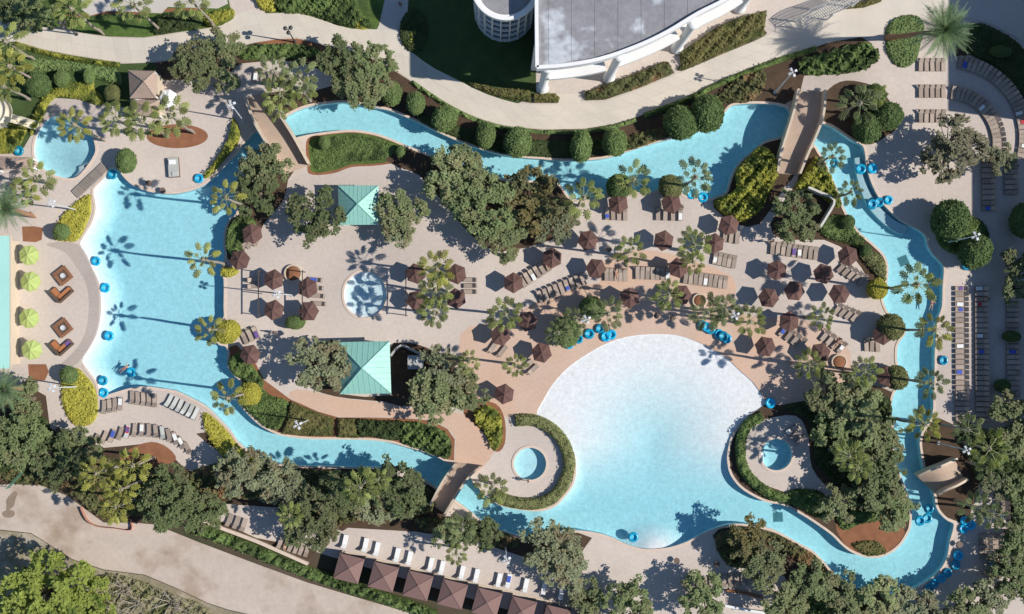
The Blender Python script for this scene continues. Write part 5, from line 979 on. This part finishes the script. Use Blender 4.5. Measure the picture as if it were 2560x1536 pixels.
rt = random.Random(5); used_ = set()
for i in range(34):
    o = rt.choice(LL)
    if o.name in used_: continue
    used_.add(o.name); c = rt.choice((0,0,0,0,1,1,2,3)); nm = ('white','blue','red','purple')[c]; a = o.rotation_euler.z
    p = o.location+Vector((0,0,.42))-Vector((math.cos(a),math.sin(a),0))*rt.uniform(.1,.45)
    tag(obj('towel', MB().box((0,0,0),(rt.uniform(.5,1.0),.5,.035)).mesh('towel', K['towel'][c]), None, p, (0,0,a+rt.uniform(-.12,.12))), f"{nm} towel over {o['label'].replace('tan sun ','')}", 'towel', 'towels on loungers')
# ---------------------------------------------------------------- inflatable tubes
def torus_mesh(R0, r, mat):
    m = MB(); n = 26; k = 10; v = []; f = []
    for i in range(n):
        a = 2*math.pi*i/n; rr = r*(1+.05*math.cos(a*8))
        for j in range(k): b = 2*math.pi*j/k; v.append(((R0+rr*math.cos(b))*math.cos(a),(R0+rr*math.cos(b))*math.sin(a),rr*math.sin(b)*.9+r*.9))
    for i in range(n):
        for j in range(k): f.append((i*k+j,((i+1) % n)*k+j,((i+1) % n)*k+(j+1) % k,i*k+(j+1) % k))
    return mesh('ring', v, f, mat, True)
TR = torus_mesh(.5,.20,K['tube']); TH = MB(); TH.tube([(.12,.58,.38),(.06,.58,.46),(-.06,.58,.46),(-.12,.58,.38)],.022,6); TH = TH.mesh('handle', K['tube_floor']); TF = MB().lathe([(.02,.07),(.36,.07),(.36,.09)],16).mesh('mesh_seat', K['tube_floor'])
def tube_(x, y, label, tilt=0, z=None, s=1.0):
    w = bool(wet(np.array([x]), np.array([y]))[0]); zz = z if z is not None else (WZ-.10 if w else .03)
    t = thing('swim_ring', label, 'swim ring', P(x, y, zz), random.uniform(0,6), 'blue inflatable swim rings'); t.rotation_euler.x = tilt; t.scale = (s,s,s)
    obj('ring', TR, t); obj('handle', TH, t); obj('handle', TH, t, (0,0,0), (0,0,math.pi)); obj('mesh_seat', TF, t)
for x, y, l, *z in [
 (281,437,'at the top tip of left pool'),(498,447,'on the deck beside upper left channel'),(240,653,'upper one at the left pool beach'),(263,720,'second one at the left pool beach'),(272,840,'third one at the left pool beach'),(257,952,'upper of two at left pool bottom corner'),(259,983,'lower of two at left pool bottom corner'),(327,931,'floating in left pool by the swimmer'),
 (2086,408,'by second bridge foot in right river'),(2152,423,'in water beside upper right deck'),(2180,422,'on deck edge beside upper right river'),(2180,511,'in water at the underwater step'),(2198,506,'straddling the right river step'),(2220,501,'on deck beside the underwater step'),(2416,664,'on shaded deck beside the right island'),(2357,901,'on deck right of right river'),(1925,1008,'on deck at the wave pool right tip'),
 (1422,861,'first from left in the left stack at beach'),(1446,848,'second from left in the left stack at beach'),(1473,835,'third from left in the left stack at beach'),(1499,822,'topmost in the left stack at beach'),(1514,842,'fourth from left in the left stack at beach'),(1528,837,'nearest the water in left stack at beach'),
 (1755,812,'first from left in right stack at beach'),(1775,823,'second from left in right stack at beach'),(1797,835,'third from left in right stack at beach'),(1816,847,'fourth from left in right stack at beach'),(1764,818,'piled on the upper right stack at beach',.42),(1806,841,'piled on the lower right stack at beach',.42),
 (1583,1343,'at the bottom beach of wave pool'),(1728,487,'in upper river below tall palm'),(1757,494,'beside yellow shrubs in upper river'),(1606,474,'at deck edge between two round shrubs'),
 (2318,1296,'in lower right river below hidden bridge, right'),(2300,1302,'in lower right river below hidden bridge, left'),(2322,1272,'in lower right river below hidden bridge, upper'),(2410,1302,'upper of pile beside lower right steps'),(2425,1312,'right one of pile beside lower right steps'),(2408,1322,'lower of pile beside lower right steps'),
 (2394,1388,'first from top along lower right river bend'),(2388,1412,'second from top along lower right river bend'),(2368,1432,'third from top along lower right river bend'),(2352,1446,'fourth from top along lower right river bend'),(2334,1458,'fifth from top along lower right river bend'),(2322,1470,'lowest along lower right river bend'),(48,378,'beside the slide at left edge')]:
    tube_(x, y, 'blue inflatable swim ring '+l, random.uniform(-.08,.08), z[0] if z else None, random.uniform(.92,1.08))
# ---------------------------------------------------------------- lamps
HEAD = MB().box((0,0,0),(.34,.28,.22)); HEAD.box((.17,0,-.03),(.05,.32,.26)); HEAD = HEAD.mesh('flood_head', K['lamp']); HEADD = MB().lathe([(.08,-.3),(.26,-.2),(.30,0),(.05,.15)],12).mesh('lamp_head', K['lamp_d'])
def lamp(hx, hy, base, label, h=9.4, n=4, dark=False):
    b_ = P(*base) if base else E(hx, hy, h, 0); top = E(hx, hy, h)-b_; t = thing('lamp_post', label, 'lamp', b_, 0, 'lamp posts'); mt = K['lamp_d'] if dark else K['lamp']
    MB().tube([(0,0,0),(top.x*.5,top.y*.5,h*.5),(top.x,top.y,h)],[.11,.085,.06],8).build('pole', mt, t); MB().lathe([(.25,0),(.25,.12),(.14,.25)],12).build('base', mt, t)
    for k in range(n):
        q = 2*math.pi*(k+.3)/n; a = Vector((top.x,top.y,h-.1)); c = a+Vector((.42*math.cos(q),.42*math.sin(q),.05)); MB().tube([a,c],.05,6).build('arm', mt, t)
        obj('lamp_head' if dark else 'flood_head', HEADD if dark else HEAD, t, c, (0,0 if dark else .35,q))
for x, y, b_, l in [(128,508,(190,525),'beside the upper yellow bed'),(578,262,(608,302),'beside first bridge'),(1982,181,(1937,232),'beside second bridge'),(2440,590,(2365,607),'on the right river island'),(129,970,(194,967),'beside the lower yellow bed'),(691,735,(730,738),'in the left umbrella square'),(744,1063,(772,1050),'in the olive hedge above lower channel'),(2418,1126,(2345,1108),'beside the right hidden bridge'),(1266,1400,None,'on the white lounger deck'),(1466,799,None,'in the planters above wave pool'),(1838,789,None,'among the palms above right tubes')]:
    lamp(x, y, b_, 'tall white floodlight post '+l)
lamp(720,74,(737,106),'dark lamp post with three globes by the main path', 6, 3, True); lamp(155,1268 if False else 60,None,'dark lamp post with three globes at upper left path', 5.5, 3, True)
# ---------------------------------------------------------------- lounge sofas and fire tables
def sofa(x, y, rz, l, towel=None):
    t = thing('corner_sofa', l, 'sofa', P(x,y), rz, 'corner sofas on the left beach')
    MB().box((0,-.75,.18),(2.5,.95,.34)).build('base', K['wicker'], t); MB().box((-.78,.35,.18),(.95,1.25,.34)).build('base', K['wicker'], t)
    MB().box((0,-1.15,.5),(2.5,.2,.62)).build('backrest', K['wicker'], t); MB().box((-1.18,-.05,.5),(.2,2.0,.62)).build('backrest', K['wicker'], t)
    MB().box((.12,-.68,.42),(2.05,.72,.14)).build('seat_cushion', K['orange_cush'], t); MB().box((-.70,.33,.42),(.72,1.15,.14)).build('seat_cushion', K['orange_cush'], t)
    if towel is not None: MB().box((.75,-.68,.52),(.75,.55,.05)).build('towel', K['towel'][3], t)
def firetable(x, y, rz, l):
    t = thing('fire_table', l, 'table', P(x,y), rz, 'square fire tables on the left beach')
    for sx, sy, dx, dy in ((0,.85,2.1,.42),(0,-.85,2.1,.42),(.85,0,.42,1.26),(-.85,0,.42,1.26)): MB().box((sx,sy,.42),(dx,dy,.10)).build('table_side', K['wood'], t)
    MB().box((0,0,.2),(1.5,1.5,.36)).build('base', K['wicker'], t); MB().lathe([(.34,.38),(.36,.5),(.30,.5),(.26,.44)],14).build('fire_bowl', K['lamp'], t)
firetable(160,690,R(38),'brown square fire table, upper of two at left'); firetable(160,820,R(38),'brown square fire table, lower of two at left')
sofa(155,727,R(42),'brown corner sofa below the upper fire table'); sofa(155,859,R(42),'brown corner sofa with purple towel below lower fire table', 1)
# ---------------------------------------------------------------- cafe tables, service huts, mounds
def cafe(x, y, l, n=4):
    t = thing('cafe_table', l, 'table', P(x,y), random.uniform(0,3), 'small tables'); MB().lathe([(.03,.70),(.42,.70),(.42,.74)],16).build('table_top', K['frame'], t); MB().tube([(0,0,.03),(0,0,.7)],.04,7).build('leg', K['pole'], t); MB().lathe([(.25,0),(.25,.04)],12).build('base', K['pole'], t)
for x, y, l in [(375,460,'small dark table on the upper left deck'),(410,478,'small dark table at the upper left channel'),(1490,600,'small dark table right of grove umbrella'),(1520,625,'small dark table below grove umbrella'),(1700,520,'small dark table at upper river deck'),(150,1075,'small dark table near the left oak'),(95,1068,'dark table beside the left oak thicket'),(1690,1400,'dark table by the wave pool bottom'),(1790,1408,'dark table left of yellowing oak'),(2395,1360,'dark table on lower right deck'),(1680,795,'dark table at the wave pool beach head'),(1640,790,'small dark table above the wave pool beach')]: cafe(x, y, l)
t = thing('day_bed', 'pale grey day bed with white pillow on the upper left deck', 'day bed', P(436,420), R(4)); MB().box((0,0,.2),(1.5,2.7,.4)).build('base', K['wicker'], t); MB().box((0,0,.48),(1.42,2.6,.18)).build('mattress', K['sling_g'], t); MB().box((-.1,.7,.64),(.9,.6,.18)).build('pillow', K['cloth_white'], t); MB().box((.2,-.9,.62),(.8,.5,.14)).build('pillow', K['sling_g'], t)
t = thing('service_hut', 'grey flat roofed hut behind the planter wall', 'hut', P(1042,905)); MB().box((0,0,1.1),(1.9,1.6,2.2)).build('wall', K['grey'], t); MB().box((0,0,2.26),(2.2,1.9,.1)).build('roof', K['grey'], t); MB().box((.3,.2,2.4),(.5,.5,.18)).build('vent', K['lamp'], t)
for x, y, r, l in [(733,684,22,'round brown mulch planter between left square umbrellas'),(2096,905,19,'round brown mulch planter on right umbrella deck'),(1748,752,18,'brown mulch planter above the wave pool palms')]:
    t = thing('round_planter', l, 'planter', P(x,y)); MB().lathe([(r/PXM,0),(r/PXM,.4),(r/PXM-.12,.42),(r/PXM-.14,.33)],28).build('rim', K['tan'], t); MB().lathe([(r/PXM-.13,.3),(r/PXM*.6,.42),(.02,.5)],28).build('mulch', K['mulch'], t, True)
# pergola screens by the left square and splash pool
for x, l in ((655,'dark screen frame left of the umbrella square'),(763,'dark screen frame right of the umbrella square'),(1018,'dark screen frame beside the splash pool')):
    t = thing('screen_frame', l, 'screen', P(x,735)); 
    for s in (-3.0,0,3.0): MB().box((0,s,1.2),(.12,.12,2.4)).build('post', K['pole'], t)
    MB().box((0,0,2.45),(.14,6.4,.1)).build('beam', K['pole'], t)
# ---------------------------------------------------------------- people
def skin(name, ed, mat):
    v = [e[0] for e in ed]; me = bpy.data.meshes.new(name); me.from_pydata(v, [(e[2],i) for i, e in enumerate(ed) if e[2] is not None], []); o = bpy.data.objects.new('tmp', me); COL.objects.link(o)
    o.modifiers.new('k','SKIN'); sub = o.modifiers.new('s','SUBSURF'); sub.levels = 1
    for i, e in enumerate(ed): me.skin_vertices[0].data[i].radius = (e[1],e[1]); me.skin_vertices[0].data[i].use_root = (i == 0)
    dg = bpy.context.evaluated_depsgraph_get(); r = bpy.data.meshes.new_from_object(o.evaluated_get(dg)); bpy.data.objects.remove(o); r.name = name; r.materials.clear(); r.materials.append(mat); return r
def body(pose):
    st = pose == 'walk'; k = .22 if st else 0
    if st: return [((0,0,.95),.15,None),((0,0,1.2),.15,0),((0,0,1.42),.17,1),((0,0,1.54),.06,2),((.02,0,1.66),.10,3),((.02,0,1.74),.09,4),
        ((0,.19,1.42),.06,2),((-.08,.24,1.15),.05,6),((.05,.25,.92),.04,7),((.09,.25,.84),.035,8),((0,-.19,1.42),.06,2),((.08,-.24,1.15),.05,10),((.14,-.25,.93),.04,11),((.18,-.25,.85),.035,12),
        ((0,.1,.88),.10,0),((.14,.1,.5),.065,14),((.06,.1,.09),.045,15),((.2,.1,.04),.04,16),((0,-.1,.88),.10,0),((-.08,-.1,.5),.065,18),((-.26,-.1,.14),.045,19),((-.14,-.1,.05),.04,20)]
    return [((0,0,.1),.14,None),((.22,0,.12),.14,0),((.45,0,.13),.16,1),((.58,0,.16),.06,2),((.70,0,.20),.10,3),((.77,0,.2),.09,4),((.44,.2,.12),.06,2),((.62,.42,.1),.05,6),((.8,.5,.08),.04,7),((.87,.5,.07),.035,8),((.44,-.2,.12),.06,2),((.3,-.44,.1),.05,10),((.14,-.5,.08),.04,11),((.07,-.5,.07),.035,12),((-.08,.1,.08),.10,0),((-.45,.16,.05),.065,14),((-.82,.18,.0),.045,15),((-.95,.18,.0),.04,16),((-.08,-.1,.08),.10,0),((-.45,-.14,.05),.065,18),((-.82,-.2,.0),.045,19),((-.95,-.2,.0),.04,20)]
BW = skin('body', body('walk'), K['skin']); BF = skin('body', body('float'), K['skin'])
def wear(pose, mat, idx): 
    b_ = body(pose); ids = list(idx); return skin('clothing', [(b_[i][0], b_[i][1]*1.14, (ids.index(b_[i][2]) if b_[i][2] in ids else None)) for i in ids], mat)
def person(x, y, l, mat, pose='walk', rz=0.0):
    w = bool(wet(np.array([x]),np.array([y]))[0]); t = thing('person', l, 'person', P(x,y,WZ-.06 if (pose == 'float') else .045), rz); obj('body', BW if pose == 'walk' else BF, t)
    ids = [0,1,2,6,7,10,11,14,15,18,19] if (pose == 'walk' and mat is K['dark_cloth']) else [0,1,14,18]
    obj('clothing', wear(pose, mat, ids), t); hd = (.01,0,1.74) if pose == 'walk' else (.77,0,.235); obj('hair', MB().lathe([(.105,-.04),(.11,.02),(.08,.08),(.02,.105)],12).mesh('hair', K['hair'], True), t, hd)
for x, y, l, m, p, r in [(1002,16,'person in dark clothes walking on the shaded side path',K['dark_cloth'],'walk',1.5),(311,921,'person in red swimwear floating in the left pool',K['red_cloth'],'float',.6),(1925,606,'person in blue swimwear standing left of the shaded lounger row',K['blue_cloth'],'walk',2.0),(1272,640,'person in dark clothes walking below the central oak grove',K['dark_cloth'],'walk',0.4),(1320,905 if False else 1200,'person in blue swimwear at the hot tub steps',K['blue_cloth'],'walk',3.0),(2330,760,'person in red swimwear floating in right river',K['red_cloth'],'float',1.4),(690,1010 if False else 832,'person in dark clothes left of the large kiosk oak',K['dark_cloth'],'walk',1.0)]: person(x,y,l,m,p,r)
for i in range(7):                               # sunbathers
    o = rt.choice(LL)
    if o.name in used_: continue
    used_.add(o.name); cm, cn = rt.choice(((K['blue_cloth'],'blue'),(K['red_cloth'],'red'),(K['dark_cloth'],'dark')))
    q = P(0,0); t = thing('person', f"person on {o['label'].replace('tan sun ','')}", 'person', o.location+Vector((0,0,.36)), o.rotation_euler.z)
    b_ = [((x+.0,y*(.55 if abs(y) > .3 else 1),z+(max(0,x-.25)*.62)),r,pa) for (x,y,z),r,pa in body('float')]
    obj('body', skin('body', b_, K['skin']), t); obj('clothing', wear('float', cm, [0,1,14,18]), t); obj('hair', MB().lathe([(.105,-.04),(.11,.02),(.08,.08),(.02,.105)],12).mesh('hair', K['hair'], True), t, (.77,0,.55))
# labels must single things out: stop on accidental repeats
seen = {}
for o in SC.objects:
    if o.parent is None and 'label' in o: seen.setdefault(o['label'], []).append(o.name)
for l, n in seen.items():
    if len(n) > 1: print('DUPLICATE LABEL', l, n)
    if len(l.split()) > 16 or len(l.split()) < 4: print('LABEL LENGTH', len(l.split()), l)
